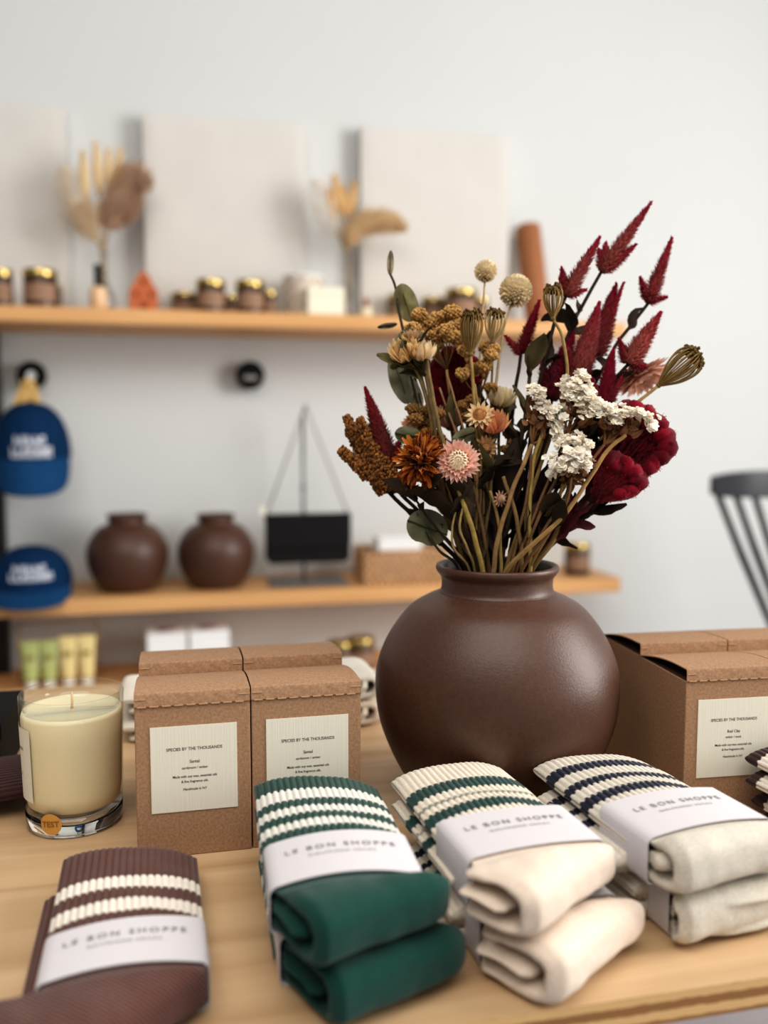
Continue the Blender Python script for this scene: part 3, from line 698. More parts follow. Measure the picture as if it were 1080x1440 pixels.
# ---- brown roll leaning on the wall
a = on_shelf(757, ZU, 2.50); tp = ony(742, 326, 2.575); rr = 18*mpp(a)
t = thing('leather_roll', 'tall brown leather roll leaning on the wall, right of the canvas', 'roll', a)
ax = tp-a; b = MB(); q = Vector((0,0,1)).rotation_difference(ax.normalized()).to_matrix().to_4x4()
b.lathe([(0,0),(rr*.97,0),(rr,.003),(rr,ax.length-.003),(rr*.96,ax.length),(rr*.55,ax.length),(rr*.5,ax.length-.02),(0,ax.length-.02)], 32)
b.xf(q); b.v = [p+Vector((0,0,.012)) for p in b.v]; b.build('roll_body', M['roll'], t, col=False, flat_angle=40)
b = MB(); b.tube([q @ Vector((rr*1.01*math.cos(.4), rr*1.01*math.sin(.4)-.0, z*ax.length))+Vector((0,0,.012)) for z in (.01,.5,.99)], .0012); b.build('seam', M['terra_dark'], t, col=False)
# ---- bottles with dried grasses
def grass_bottle(label, px, Y, wpx, hpx):
    p = on_shelf(px, ZU, Y); m = mpp(p); r = wpx*m/2; h = hpx*m
    t = thing('glass_bottle', label, 'bottle', p)
    prof = smoothpts([(r*.9,.001),(r,r*.3),(r*.98,h*.28),(r*.42,h*.50),(r*.34,h*.62),(r*.33,h*.92),(r*.48,h*.985),(r*.44,h)], 6)
    b = MB(); b.lathe([(0,.001)]+[(q.x,q.y) for q in prof]+[(q.x-.0022,q.y) for q in reversed(prof) if q.y > r*.3]+[(0,r*.3)], 32); b.build('bottle_glass', M['bottle_glass'], t, col=False)
    b = MB(); b.lathe([(r*.46,h*.99),(r*.50,h),(r*.46,h*1.012),(r*.40,h*1.005)], 32); b.build('lip', M['glass'], t, col=False)
    return p+Vector((0,0,h)), p+Vector((0,0,.012)), m
def plume_tail(b, path, rad, col, n=200, L=.02, up=.8, w=.0016):
    """soft fluffy head along a path (bunny tails, pampas)"""
    path = smoothpts([tuple(p) for p in path], 6); k = len(path)
    for i in range(n):
        t = random.random(); j = min(int(t*(k-1)), k-2); p = path[j].lerp(path[j+1], t*(k-1)-j); ax = (path[j+1]-path[j]).normalized()
        a = random.uniform(0, 2*PI); o = ax.orthogonal().normalized(); o = (o*math.cos(a)+ax.cross(o)*math.sin(a))
        rr = rad(t)
        b.petal(p+o*rr*.35, (o+ax*up).normalized(), ax, min(L, rr*1.25), w*2.2, curl=random.uniform(-.5,.5), col=jit(col, .18), k=2)
def dried_head(name, label, root_pt, bottom, px, py, Y, kind, m, col, lean=0, group=None):
    tip = ony(px, py, Y); t = thing(name, label, 'dried flower', bottom, 0, group)
    d = (tip-root_pt); mid = root_pt+d*.45+Vector((lean,0,.0))
    path = smoothpts([tuple(bottom), tuple(root_pt+Vector((0,0,-.01))), tuple(mid), tuple(tip)], 8)
    cut = int(len(path)*(.68 if kind == 'tail' else .50))
    b = MB(); b.tube(path[:cut+2], .0019, lin(176,146,98), 5); b.build('stem', M['stem'], t, off=bottom)
    h = MB(); hp = path[cut:]
    if kind == 'tail':
        core = [(p, .0) for p in hp]; nn = len(hp)
        h.tube(hp, [max(.001, .0125*math.sin(PI*min(.97,(i/(nn-1))*.9+.08))**.8) for i in range(nn)], col, 10)
        plume_tail(h, hp, lambda t: .007+.010*math.sin(PI*min(1,t*.95+.05)), col, 320, .013, 1.3, .0010)
    elif kind == 'feather':
        plume_tail(h, hp, lambda t: .010+.040*math.sin(PI*(t*.92+.08)), col, 420, .055, 1.1, .0007)
    else:
        nn = len(hp); h.tube(hp, [.012*math.sin(PI*min(.96,(i/(nn-1))*.9+.08)) + .001 for i in range(nn)], mixc(col,(0,0,0),.35), 10)
        plume_tail(h, hp, lambda t: .008+.026*math.sin(PI*min(1,t*.9+.1)), col, 900, .026, .7, .0016)
    h.build('seed_head', M['petal'], t, off=bottom)
ta, tb = lin(244,220,174), lin(222,196,150); brn = lin(224,198,174)
top, bot, m = grass_bottle('left clear glass bottle holding dried grasses on the upper shelf', 148, 2.46, 28, 84)
GD = 'dried grasses in the left bottle'
for lab, x, y, ln_ in (('leftmost tan bunny-tail grass in the left bottle', 116, 214, -.015), ('tallest tan bunny-tail grass in the left bottle', 134, 200, 0), ('tan bunny-tail grass just right of the tallest one', 152, 210, .008)):
    dried_head('bunny_tail_grass', lab, top, bot, x, y, 2.45, 'tail', m, ta, ln_, GD)
dried_head('bunny_tail_grass', 'small separate tan bunny-tail leaning right over the brown plume', top, bot, 169, 208, 2.47, 'tail', m, ta, .01, GD)
dried_head('pampas_plume', 'pale feathery plume spreading left from the left bottle', top, bot, 92, 236, 2.46, 'feather', m, lin(236,220,196), -.02, GD)
dried_head('pampas_plume', 'short beige feathery plume low at the left of the left bottle', top, bot, 118, 288, 2.43, 'feather', m, lin(228,206,172), -.01, GD)
for (lab, pts_, w) in (('thick fluffy brown plume curling right from the left bottle', [(150,322),(160,290),(176,258),(196,244),(203,268)], 1.0), ('shorter fluffy brown plume under the curled one in the left bottle', [(150,322),(158,305),(178,292),(192,270)], .9)):
    t = thing('brown_plume', lab, 'dried flower', bot, 0, GD)
    P = [ony(x, y, 2.45+(.02 if w < 1 else 0)) for x, y in pts_]
    b = MB(); b.tube([bot, top, P[0]], .0016, lin(120,90,64), 5); b.build('stem', M['stem'], t, off=bot)
    b = MB(); sp = smoothpts([tuple(p) for p in P], 6); b.tube(sp, [.014*math.sin(PI*min(.95, i/len(sp)*.85+.12)) for i in range(len(sp))], mixc(brn,(0,0,0),.08), 10)
    plume_tail(b, P, lambda t: .010+.022*w*math.sin(PI*min(1, t*.8+.18))*1.4, brn, 1500, .034, .6, .002); b.build('seed_head', M['petal'], t, off=bot)
top, bot, m = grass_bottle('slender clear glass bottle holding tan grasses beside the right canvas', 489, 2.46, 24, 92)
GD = 'dried grasses in the slender bottle'
tc = lin(238,202,146)
for lab, x, y, l2 in (('leftmost tan bunny-tail grass in the slender bottle', 462, 268, -.01), ('tallest tan bunny-tail grass in the slender bottle', 470, 246, -.005), ('tan bunny-tail grass in the middle of the slender bottle', 482, 262, 0), ('rightmost upright tan bunny-tail grass in the slender bottle', 498, 256, 0)):
    dried_head('bunny_tail_grass', lab, top, bot, x, y, 2.45, 'tail', m, tc, l2, GD)
dried_head('pampas_plume', 'faint pale plume at the far left of the slender bottle', top, bot, 446, 254, 2.47, 'feather', m, lin(240,232,220), -.015, GD)
t = thing('pampas_plume', 'pale tan plume drooping right from the slender bottle', 'dried flower', bot, 0, GD)
P = [ony(x, y, 2.44) for x, y in ((490,346),(498,326),(518,314),(545,312),(570,320))]
b = MB(); b.tube([bot, top, P[0]], .0014, lin(176,146,98), 5); b.build('stem', M['stem'], t, off=bot)
b = MB(); plume_tail(b, P, lambda t: .010+.018*math.sin(PI*min(1, t*.85+.15))*1.5, lin(238,214,176), 1300, .04, 1.0, .0018); b.build('seed_head', M['petal'], t, off=bot)
# ---- middle shelf: pots, handbag on its stand, basket
for lab, px, wpx in (('left one of two small dark brown pots on the middle shelf', 181, 112), ('right one of two small dark brown pots, beside the handbag stand', 305, 107)):
    p = on_shelf(px, ZL, 2.46); s_ = wpx*mpp(p)/.2044
    make_vase(lab, p, s_, 56, 'pair of brown pots on the middle shelf', 'stoneware_pot')
p = on_shelf(432, ZL, 2.47); m = mpp(p)
t = thing('bag_stand', 'grey metal display stand with a flat base holding the black handbag', 'stand', p)
b = MB(); b.box(-.105, .105, -.075, .075, 0, .006); b.build('base', M['steel'], t, smooth=False, col=False, bevel=.001)
b = MB(); ph = ony(428, 580, 2.50).z-ZL; b.tube([(-.006,.02,.004),(-.006,.02,ph)], .0045, n=12); b.build('pole', M['steel'], t, col=False)
b = MB(); b.tube([(-.006,.02,ph-.004),(-.006,.0,ph+.002),(-.006,-.03,ph+.006),(-.006,-.034,ph+.018)], .0045, n=10); b.build('hook', M['steel'], t, col=False)
b = MB(); b.ball((-.006,.02,ph*.56), .008, n=10, m=8); b.build('clamp_knob', M['steel'], t, col=False)
bz0 = ony(432, 790, 2.44).z; bz1 = ony(432, 722, 2.44).z; bl = ony(373, 750, 2.44).x; br_ = ony(490, 750, 2.44).x
bc = Vector(((bl+br_)/2, 2.432, bz0)); w, h = (br_-bl)/2, bz1-bz0
t = thing('handbag', 'black flap handbag hanging by its long grey strap from the stand', 'bag', bc)
def slab(w, z0, z1, y0, y1, rc, rtop=.004, n=6):
    pr = [(-w+rc*(1-math.sin(PI/2*k/n)), z0+rc*(1-math.cos(PI/2*k/n))) for k in range(n,-1,-1)]
    pr = [(w-rc*(1-math.sin(PI/2*k/n)), z0+rc*(1-math.cos(PI/2*k/n))) for k in range(n+1)] + [(w, z1-rtop),(w-rtop, z1),(-w+rtop, z1),(-w, z1-rtop)] + pr
    q = len(pr); b = MB(); b.add([(x,y0,z) for x,z in pr]+[(x,y1,z) for x,z in pr], [tuple(range(q)), tuple(range(2*q-1,q-1,-1))]+[(i,i+q,(i+1)%q+q,(i+1)%q) for i in range(q)]); return b
slab(w, 0, h, -.018, .018, .02).build('bag_body', M['blackleather'], t, smooth=False, col=False, bevel=.002)
slab(w*1.012, h*.30, h+.003, -.025, -.0185, .02).build('flap', M['blackleather'], t, smooth=False, col=False, bevel=.002)
hk = Vector((p.x-.006, 2.436, ZL+ph+.0105))-bc
b = MB(); b.tube([(-w*.985, 0, h-.006), (hk.x-.004, hk.y, hk.z-.004), (hk.x, hk.y, hk.z+.004), (hk.x+.004, hk.y, hk.z-.004), (w*.985, 0, h-.006)], .0026, n=8); b.build('strap', M['strap'], t, col=False)
b = MB(); b.box(-w-.014, -w+.001, -.006, -.004, h-.002, h+.022); b.build('hang_tag', M['ivory'], t, smooth=False, col=False)
for s_ in (-1, 1):
    b = MB(); b.lathe([(.004,-.002),(.007,-.002),(.007,.002),(.004,.002)], 16, close=True); b.xf(Matrix.Translation((s_*w*.985,0,h-.004)) @ Matrix.Rotation(PI/2,4,'X')); b.build('strap_ring', M['steel'], t, col=False)
# basket and its white card
pa = on_shelf(507, ZL, 2.43); pb = on_shelf(622, ZL, 2.43); m = mpp(pa); W2 = (pb.x-pa.x)/2; hb = 46*m
t = thing('wicker_basket', 'low brown wicker basket on the middle shelf, left of the vase neck', 'basket', ((pa.x+pb.x)/2, 2.45, ZL))
def woven(x0, y0, x1, y1, h, nx, nz):
    b = MB(); d = Vector((x1-x0, y1-y0, 0)); nrm = Vector((d.y, -d.x, 0)).normalized()
    for r_ in range(nz):
        for k in range(nx):
            if (k+r_) % 2 == 0: o = .0035
            else: o = .0
            c = jit(lin(204,162,120) if o else lin(158,118,82), .12)
            a0, a1 = k/nx, (k+.96)/nx; z0, z1 = h*r_/nz, h*(r_+.92)/nz
            p0 = Vector((x0,y0,0))+d*a0; p1 = Vector((x0,y0,0))+d*a1; pm = (p0+p1)/2+nrm*o
            b.add([p0+Vector((0,0,z0)), pm+Vector((0,0,z0)), p1+Vector((0,0,z0)), p0+Vector((0,0,z1)), pm+Vector((0,0,z1)), p1+Vector((0,0,z1))], [(0,1,4,3),(1,2,5,4)], c)
    return b
b = MB(); D2 = .07
for q in ((-W2,-D2,W2,-D2,26),(W2,-D2,W2,D2,14),(W2,D2,-W2,D2,26),(-W2,D2,-W2,-D2,14)): b.merge(woven(*q[:4], hb, q[4], 7))
b.box(-W2, W2, -D2, D2, 0, .004, lin(140,100,66)); b.build('woven_body', M['wicker'], t)
b = MB(); b.tube([(-W2,-D2,hb),(W2,-D2,hb),(W2,D2,hb),(-W2,D2,hb),(-W2,-D2,hb)], .0045, lin(192,150,108), 8); b.build('rim', M['wicker'], t)
c = thing('white_card_pack', 'white card pack standing in the wicker basket', 'card', (((pa.x+pb.x)/2)-.008, 2.45, ZL+.0045), R(3))
b = MB(); b.box(-.062, .062, -.03, .03, 0, hb+.030); b.build('pack', M['white'], c, smooth=False, col=False, bevel=.002)
b = MB(); b.box(-.0625, .0625, -.0306, .0306, hb+.022, hb+.0235); b.build('fold_line', M['strap'], c, smooth=False, col=False)
# ---- caps
def cap(label, p, scale, tilt, brim_down, zs=1.0, eo=0.0, group='navy caps'):
    t = thing('baseball_cap', label, 'cap', p, R(8), group); t.rotation_euler = (tilt, 0, R(6)); t.scale = (1, 1, zs)
    b = MB(); n, mm = 48, 14; vs = []
    def dome(th, ph, k=1.0): return Vector((.088*math.cos(th)*math.cos(ph)**.8*k, .100*math.sin(th)*math.cos(ph)**.8*k, .118*math.sin(ph)**.95*k))*scale
    for i in range(mm+1):
        ph = PI/2*i/mm
        for j in range(n):
            th = 2*PI*j/n; groove = 1-.012*max(0, 1-min(abs((th/(PI/3)) % 1), abs(1-(th/(PI/3)) % 1))*9)
            vs.append(dome(th, min(ph, PI/2-.001), groove))
    b.add(vs, [(i*n+j, i*n+(j+1)%n, (i+1)*n+(j+1)%n, (i+1)*n+j) for i in range(mm) for j in range(n)]); b.build('crown', M['navy'], t, col=False)
    b = MB(); b.ball((0,0,.119*scale), .006*scale, n=10, m=6, sc=(1,1,.5)); b.build('top_button', M['navy'], t, col=False)
    b = MB(); k = 26; rows = 8; vs = []
    for s_ in (0, .0035):
        for i in range(rows+1):
            for j in range(k+1):
                u = j/k*2-1; th = -PI/2+u*1.22; base = Vector((.089*math.cos(th), .101*math.sin(th), 0))
                out = .074*(1-abs(u)**2.4)**.55*i/rows
                q = base+Vector((base.x*.15, -1, 0)).normalized()*out*math.cos(brim_down)
                q.z = -out*math.sin(brim_down)-.020*(u*u)*(i/rows)+.004-s_
                vs.append(q*scale)
    nn = (rows+1)*(k+1); fs = []
    for s_ in (0, nn):
        for i in range(rows):
            for j in range(k):
                a = s_+i*(k+1)+j; fs.append((a,a+1,a+k+2,a+k+1) if s_ == 0 else (a,a+k+1,a+k+2,a+1))
    for j in range(k): a = rows*(k+1)+j; fs.append((a, a+1, a+1+nn, a+nn))
    b.add(vs, fs); b.build('brim', M['navy_light'], t, col=False)
    # two rows of chunky embroidered strokes on the front panel
    b = MB(); random.seed(5)
    def put(x0, x1, z0, z1):
        v = []
        for xx in (x0, x1):
            for zz in (z0, z1):
                ph = math.asin(min(.95, zz/.118)); cp = math.cos(ph)**.8; cx = max(-.95, min(.95, xx/(.088*cp))); th = -math.acos(cx)
                v.append(dome(th, ph, 1.014))
        b.add(v, [(0,2,3,1)])
    for z0, z1, xs in ((.058,.078,(-.034,-.020,-.006,.008,.020)), (.034,.055,(-.042,-.029,-.016,-.003,.010,.023,.034))):
        for x in xs:
            z0, z1 = z0+eo, z1+eo
            put(x, x+.0042, z0, z1); put(x+.0068, x+.0105, z0, z1 if random.random() < .6 else (z0+z1)/2); zz = random.choice((z0, z1-.0055, (z0+z1)/2-.002)); put(x, x+.0105, zz, zz+.005)
            z0, z1 = z0-eo, z1-eo
    random.seed(11); b.build('embroidery', M['thread'], t, smooth=False, col=False)
    b = MB(); b.tube([dome(PI/2+a, .02, 1.01)*1.0 for a in (-.5,-.25,0,.25,.5)], .006*scale, n=8); b.build('back_strap', M['navy'], t, col=False)
    return t
p = on_shelf(48, ZL, 2.46); sc_ = 112*mpp(p)/.19
cap('navy cap with pale embroidery lying on the middle shelf', p+Vector((-.004,0,.026)), sc_*1.06, R(4), R(20), .72)
ph_ = ony(46, 642, 2.50)
cap('navy cap with pale embroidery hanging from the round black hook', Vector((ph_.x, 2.495, ph_.z)), 110*mpp(ph_)/.185, R(6), R(72), 1.08, -.026)
def wall_hook(label, px, py, mark=False):
    q = ony(px, py, WALL_Y-.05); t = thing('wall_hook', label, 'hook', Vector((q.x, WALL_Y, q.z)), 0, 'round black wall hooks')
    r = 20*mpp(q); RX_ = Matrix.Rotation(PI/2, 4, 'X')
    b = MB(); b.lathe([(0,.0005),(r*.62,.0005),(r*.60,.03),(0,.03)], 28); b.xf(RX_); b.build('peg', M['black'], t, col=False, flat_angle=40)
    b = MB()
    if mark: b.lathe([(0,.03),(r*.9,.03),(r,.034),(r,.054),(r*.9,.060),(0,.061)], 32)
    else: b.lathe([(0,.034),(r*.45,.034),(r*.45,.030),(r*.85,.030),(r,.036),(r,.052),(r*.85,.060),(r*.55,.060),(r*.45,.052),(r*.45,.046),(0,.046)], 32)
    b.xf(RX_); b.build('knob', M['black'], t, col=False, flat_angle=50)
    b = MB(); b.lathe([(0,.0475),(r*.34,.0475),(0,.0480)], 20) if not mark else b.box(-r*.45, r*.45, -r*.32, -r*.02, .0612, .0618); b.xf(RX_ if not mark else RX_); b.build('pale_mark', M['strap'] if mark else M['white'], t, smooth=False, col=False)
    return t
wall_hook('round black wall hook with a pale hole, above the hanging cap', 44, 528)
wall_hook('round black wall hook with a pale mark, alone on the wall above the pots', 352, 528, True)
q = ony(40, 545, 2.555)
t = thing('yellow_bandana', 'yellow cloth hanging from the hook behind the navy cap', 'cloth', q)
b = MB(); vs = []; m = mpp(q); n, rows = 16, 10
for i in range(rows+1):
    f = i/rows
    for j in range(n+1):
        u = j/n*2-1; w = (9+19*f)*m; vs.append((u*w-6*m*f+.003, .008*math.sin(u*7+2*f)*f-.012, (6-62*f+6*u*u*f)*m))
b.add(vs, [(i*(n+1)+j, i*(n+1)+j+1, (i+1)*(n+1)+j+1, (i+1)*(n+1)+j) for i in range(rows) for j in range(n)]); b.build('cloth', M['yellowcloth'], t, col=False)
b = MB(); b.ball((0,-.012,6*m), 9*m, n=12, m=8, sc=(1.1,.5,.7)); b.build('knot', M['yellowcloth'], t, col=False)
# ---- lowest shelf: tubes in front of a wire stand, two white boxes
def tube_pack(label, px, Y, mt, wpx, hpx):
    p = on_shelf(px, ZT, Y); m = mpp(p); w = wpx*m/2; h = hpx*m; t = thing('cosmetic_tube', label, 'tube', p, R(3), 'cosmetic tubes on the lowest shelf')
    b = MB(); n = 24; vs = []
    for i in range(11):
        f = i/10; z = h*(.14+.86*f); ry = .016*(1-f)**.8+.0012; rx = w*(.78+.22*f)
        for j in range(n): a = 2*PI*j/n; vs.append((rx*math.cos(a), ry*math.sin(a), z))
    b.add(vs, [(i*n+j, i*n+(j+1)%n, (i+1)*n+(j+1)%n, (i+1)*n+j) for i in range(10) for j in range(n)]+[tuple(range(n-1,-1,-1)), tuple(10*n+j for j in range(n))]); b.build('tube_body', mt, t, col=False)
    b = MB(); b.lathe([(0,0),(w*.55,0),(w*.6,.002),(w*.6,h*.14),(0,h*.14)], 20); b.build('cap', M['white'], t, col=False)
    b = MB(); b.box(-w*.45, w*.45, -.0155, -.0085, h*.62, h*.70); b.build('printed_mark', M['tube_print'], t, smooth=False, col=False)
for lab, px, mt in (('left green cosmetic tube seen over the candle rim', 44, M['green_tube']), ('right green cosmetic tube seen over the candle rim', 70, M['green_tube']), ('left pale yellow cosmetic tube behind the candle', 97, M['yellow_tube']), ('right pale yellow cosmetic tube behind the candle', 123, M['yellow_tube'])):
    tube_pack(lab, px, 2.42, mt, 25, 66 if px < 80 else 70)
p0 = on_shelf(84, ZT, 2.47); m = mpp(p0); t = thing('wire_stand', 'thin gold wire stand behind the cosmetic tubes', 'stand', p0)
for s_ in (-1, 1):
    b = MB(); b.tube([(s_*52*m,0,0),(s_*52*m,0,84*m)], .0022, n=6); b.build('post', M['goldwire'], t, col=False)
b = MB(); b.tube([(-52*m,0,84*m),(52*m,0,84*m)], .0022, n=6); b.build('top_bar', M['goldwire'], t, col=False)
for lab, px in (('left white box with mauve print, above the kraft lids', 235), ('right white box with mauve print, above the kraft lids', 293)):
    p = on_shelf(px, ZT, 2.42); m = mpp(p); t = thing('white_box', lab, 'box', p, R(4), 'white boxes on the lowest shelf')
    h = 70*m; b = MB(); b.box(-27*m, 27*m, -.05, .05, 0, h); b.build('box_body', M['white'], t, smooth=False, col=False, bevel=.002)
    b = MB(); b.box(-27.4*m, 27.4*m, -.051, .051, h-.014, h+.001); b.build('lid', M['white'], t, smooth=False, col=False, bevel=.003)
    b = MB(); b.lathe([(0,h+.0011),(14*m,h+.0011),(0,h+.0016)], 24); b.build('printed_mark', M['mauve'], t, col=False)
# ================================================================== spindle-back chair by the wall
CZ = 2.30
L0 = at(1001, 683, CZ); 
seat_z = .45; crest_len = .40
t = thing('spindle_chair', 'black spindle-back chair by the wall, cut by the right frame edge', 'chair', (L0.x+.26, L0.y, 0))
o = Vector((L0.x+.26, L0.y, 0))
cdir = Vector((1, -.12, 0)).normalized(); pts = []
b = MB(); k = 24; vs = []
for i in range(k+1):
    u = i/k; p = L0-o+cdir*(crest_len*u)+Vector((0, .05*math.sin(PI*u), 0)); hh = .032*(.55+.45*math.sin(PI*min(1, max(0,u*1.0)))**.5)+.004
    for dy, dz in ((-.011,-hh),(.011,-hh),(.011,hh),(-.011,hh)): vs.append(p+Vector((0,dy,dz)))
b.add(vs, [(4*i+j, 4*i+(j+1)%4, 4*i+4+(j+1)%4, 4*i+4+j) for i in range(k) for j in range(4)]+[(3,2,1,0), (4*k,4*k+1,4*k+2,4*k+3)])
b.build('crest_rail', M['chair'], t, smooth=False, col=False, bevel=.003)
e0 = at(1048, 872, CZ-.05)-(at(1014, 700, CZ))
for i in range(7):
    u = .05+.9*i/6; p = L0-o+cdir*(crest_len*u)+Vector((0,.05*math.sin(PI*u),-.02)); 
    q = Vector((.10+(u-.5)*.27+(-.02), -.03+.03*math.sin(PI*u), seat_z+.015)); 
    b = MB(); b.tube([p, p.lerp(q,.35)+Vector((0,.004,0)), q], [.0085,.010,.0085], n=10); b.build('spindle', M['chair'], t, col=False)
sc = Vector((.10, -.22, seat_z)); b = MB(); b.lathe([(0,-.018),(.17,-.018),(.212,-.006),(.22,.004),(.212,.015),(.15,.008),(0,.006)], 40); b.xf(Matrix.Translation(sc) @ Matrix.Diagonal((1.0,1.02,1,1))); b.build('seat', M['chair'], t, col=False)
for sx in (-1, 1):
    for sy in (-1, 1):
        b = MB(); b.tube([sc+Vector((sx*.13, sy*.13, -.016)), sc+Vector((sx*.16, sy*.165, -.22)), sc+Vector((sx*.19, sy*.20, -seat_z))], [.014,.018,.012], n=10); b.build('leg', M['chair'], t, col=False)
for sx in (-1, 1):
    b = MB(); b.tube([sc+Vector((sx*.162, -.168, -.24)), sc+Vector((sx*.162, .168, -.24))], .009, n=8); b.build('stretcher', M['chair'], t, col=False)
# ================================================================== dried bouquet: every stem is a thing of its own
random.seed(21)
ZA = 0.763                                    # depth of the vase axis at the rim
RIM = .1955
def bp(px, py, dz=0): return at(px, py, ZA+dz)
cS_gold, cS_dark, cS_olive, cS_red = lin(150,118,76), lin(52,38,30), lin(112,92,58), lin(72,38,36)
cL_dark, cL_olive, cL_euc, cL_burg = lin(58,46,34), lin(92,84,54), lin(86,90,64), lin(78,28,34)
def mouth(px, dz):
    d = ray(px, 796); p = CAM+d*((TABLE+RIM-CAM.z)/d.z) if False else at(px, 796, ZA+dz)
    v = Vector((p.x-VASE.x, p.y-VASE.y, 0)); r = v.length
    if r > .037: v *= .037/r
    return Vector((VASE.x+v.x, VASE.y+v.y, TABLE+RIM))
def crumple(b, p, d, nrm, L, W, col, curl=None, tw=None, rough=.05, k=6, wid=(.2,.8,1,.85,.55,.1)):
    b.petal(p, d, nrm, L, W, curl=random.uniform(-1.4,1.4) if curl is None else curl, cup=random.uniform(.1,.7), col=jit(col,.25), tip=jit(col,.35), k=k, wid=wid, twist=random.uniform(-1.6,1.6) if tw is None else tw, rough=rough)
def flower(name, label, path, sr=.0016, scol=cS_olive, leaves=0, lcol=cL_dark, head=None, hname='flower_head', hmat='petal', tip=None, group='dried flowers in the brown vase', cat='dried flower', tstart=.12, tend=.8, lsize=.035, lw=.4, extra=None, end_r=None):
    """path: [(px,py,dz)...]; the first entry is where the stem crosses the vase mouth"""
    m = mouth(path[0][0], path[0][2]); low = Vector((VASE.x+(m.x-VASE.x)*-.35, VASE.y+(m.y-VASE.y)*-.35, TABLE+.05))
    pts = [low, m.lerp(low, .22)] + [m] + [bp(*q) for q in path[1:]]
    sp = smoothpts([tuple(p) for p in pts], 7)
    t = thing(name, label, cat, low, 0, group)
    b = MB(); k = len(sp); cs = [jit(scol,.12) for _ in sp]
    for i in range(len(sp)):
        w = sp[i]; sp[i] = w+Vector((noise.noise(w*60), noise.noise(w*60+Vector((9,0,0))), 0))*.0009
    b.tube(sp, [sr*(1.15-.4*i/k) if end_r is None else sr+(end_r-sr)*i/k for i in range(k)], cs, 7); b.build('stem', M['stem'], t, off=low)
    s0 = 14
    for q in range(leaves):
        u = random.uniform(tstart, tend); i = min(int(s0+(k-1-s0)*u), k-2); p = sp[i]; ax = (sp[i+1]-sp[i]).normalized()
        o = ax.orthogonal().normalized(); a = random.uniform(0,2*PI); o = o*math.cos(a)+ax.cross(o)*math.sin(a)
        L = lsize*random.uniform(.7,1.3); lb = MB()
        crumple(lb, p, (ax*random.uniform(1.0,2.4)+o).normalized(), ax, L, L*lw*random.uniform(.7,1.2), lcol); lb.build('leaf', M['leaf'], t, off=low)
    hb = sp[-1]; hd = (sp[-1]-sp[-4]).normalized()
    if tip is not None: hd = (bp(*tip)-hb)
    if head:
        h = MB(); head(h, hb, hd); h.build(hname, M[hmat], t, off=low)
    if extra:
        for nm, fn, mt in extra: e = MB(); fn(e, hb, hd); e.build(nm, M[mt], t, off=low)
    return t
def frame(d):
    d = d.normalized(); a = d.orthogonal().normalized(); return a, d.cross(a), d
# ---- head kinds -----------------------------------------------------------
cr_top, cr_low, cr_dark = lin(166,28,60), lin(186,106,96), lin(112,16,42)
def spike(Rb, low=cr_low, top=cr_top, dens=1.0, bend=.0, fl=.0065):
    def fn(h, b, d):
        L = d.length; a, c, ax = frame(d)
        def cen(t): return b+ax*(L*t)+a*(bend*L*math.sin(PI*t*.5)*t)
        def rad(t): return Rb*min(1,.72+1.2*t)*(1-t**2.6)**.9*max(0,1-t)**.18
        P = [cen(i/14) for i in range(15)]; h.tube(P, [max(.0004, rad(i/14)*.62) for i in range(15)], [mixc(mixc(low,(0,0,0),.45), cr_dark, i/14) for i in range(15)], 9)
        n = int(L/.1*900*dens*(Rb/.009)**.8)
        for i in range(n):
            t = (i+random.random())/n; t = t**1.08; an = i*2.39996+random.uniform(-.3,.3); r = rad(t)
            o = a*math.cos(an)+c*math.sin(an); p = cen(t)+o*r*.55
            col = jit(mixc(low, top, min(1, max(0, (t-.30)*1.5+random.uniform(-.15,.15)))), .22)
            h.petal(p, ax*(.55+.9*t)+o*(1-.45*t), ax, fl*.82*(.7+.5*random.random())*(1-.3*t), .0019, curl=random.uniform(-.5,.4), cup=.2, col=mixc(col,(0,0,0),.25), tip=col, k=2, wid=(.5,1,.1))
    return fn
def lobes(main, subs):
    """a main spike plus side spikes given as (base offset px, tip offset px, radius)"""
    def fn(h, b, d):
        main(h, b, d)
        for (bx, by, tx, ty, r_) in subs:
            z = depth(b)-ZA; spike(r_*.95, low=mixc(cr_low, cr_top, .55), fl=.0055)(h, bp(bx, by, z), bp(tx, ty, z+random.uniform(-.008,.008))-bp(bx, by, z))
    return fn
def globe(r, c0=lin(254,240,208), c1=lin(240,220,180)):
    def fn(h, b, d):
        ax = d.normalized(); c = b+ax*r*.85; h.ball(c, r*.8, mixc(c1,(0,0,0),.3), 16, 10)
        n = int(330*(r/.013)**1.2)
        for i in range(n):
            y = 1-2*(i+.5)/n; rr = math.sqrt(1-y*y); an = i*2.39996; o = Vector((rr*math.cos(an), rr*math.sin(an), y))
            up = (Vector((0,0,1))+ax*.5)
            h.petal(c+o*r*.72, o+Vector((random.uniform(-.3,.3),)*3), up, r*.36, r*.24, curl=random.uniform(.2,1.2), cup=.5, col=jit(c1,.12), tip=jit(c0,.08), k=2, wid=(.6,1,.5))
        for q in range(7):
            a, e, _ = frame(ax); an = 2*PI*q/7; o = a*math.cos(an)+e*math.sin(an); h.petal(b-ax*.001, o+ax*.35, ax, r*.7, r*.3, col=lin(120,104,62), k=2)
    return fn
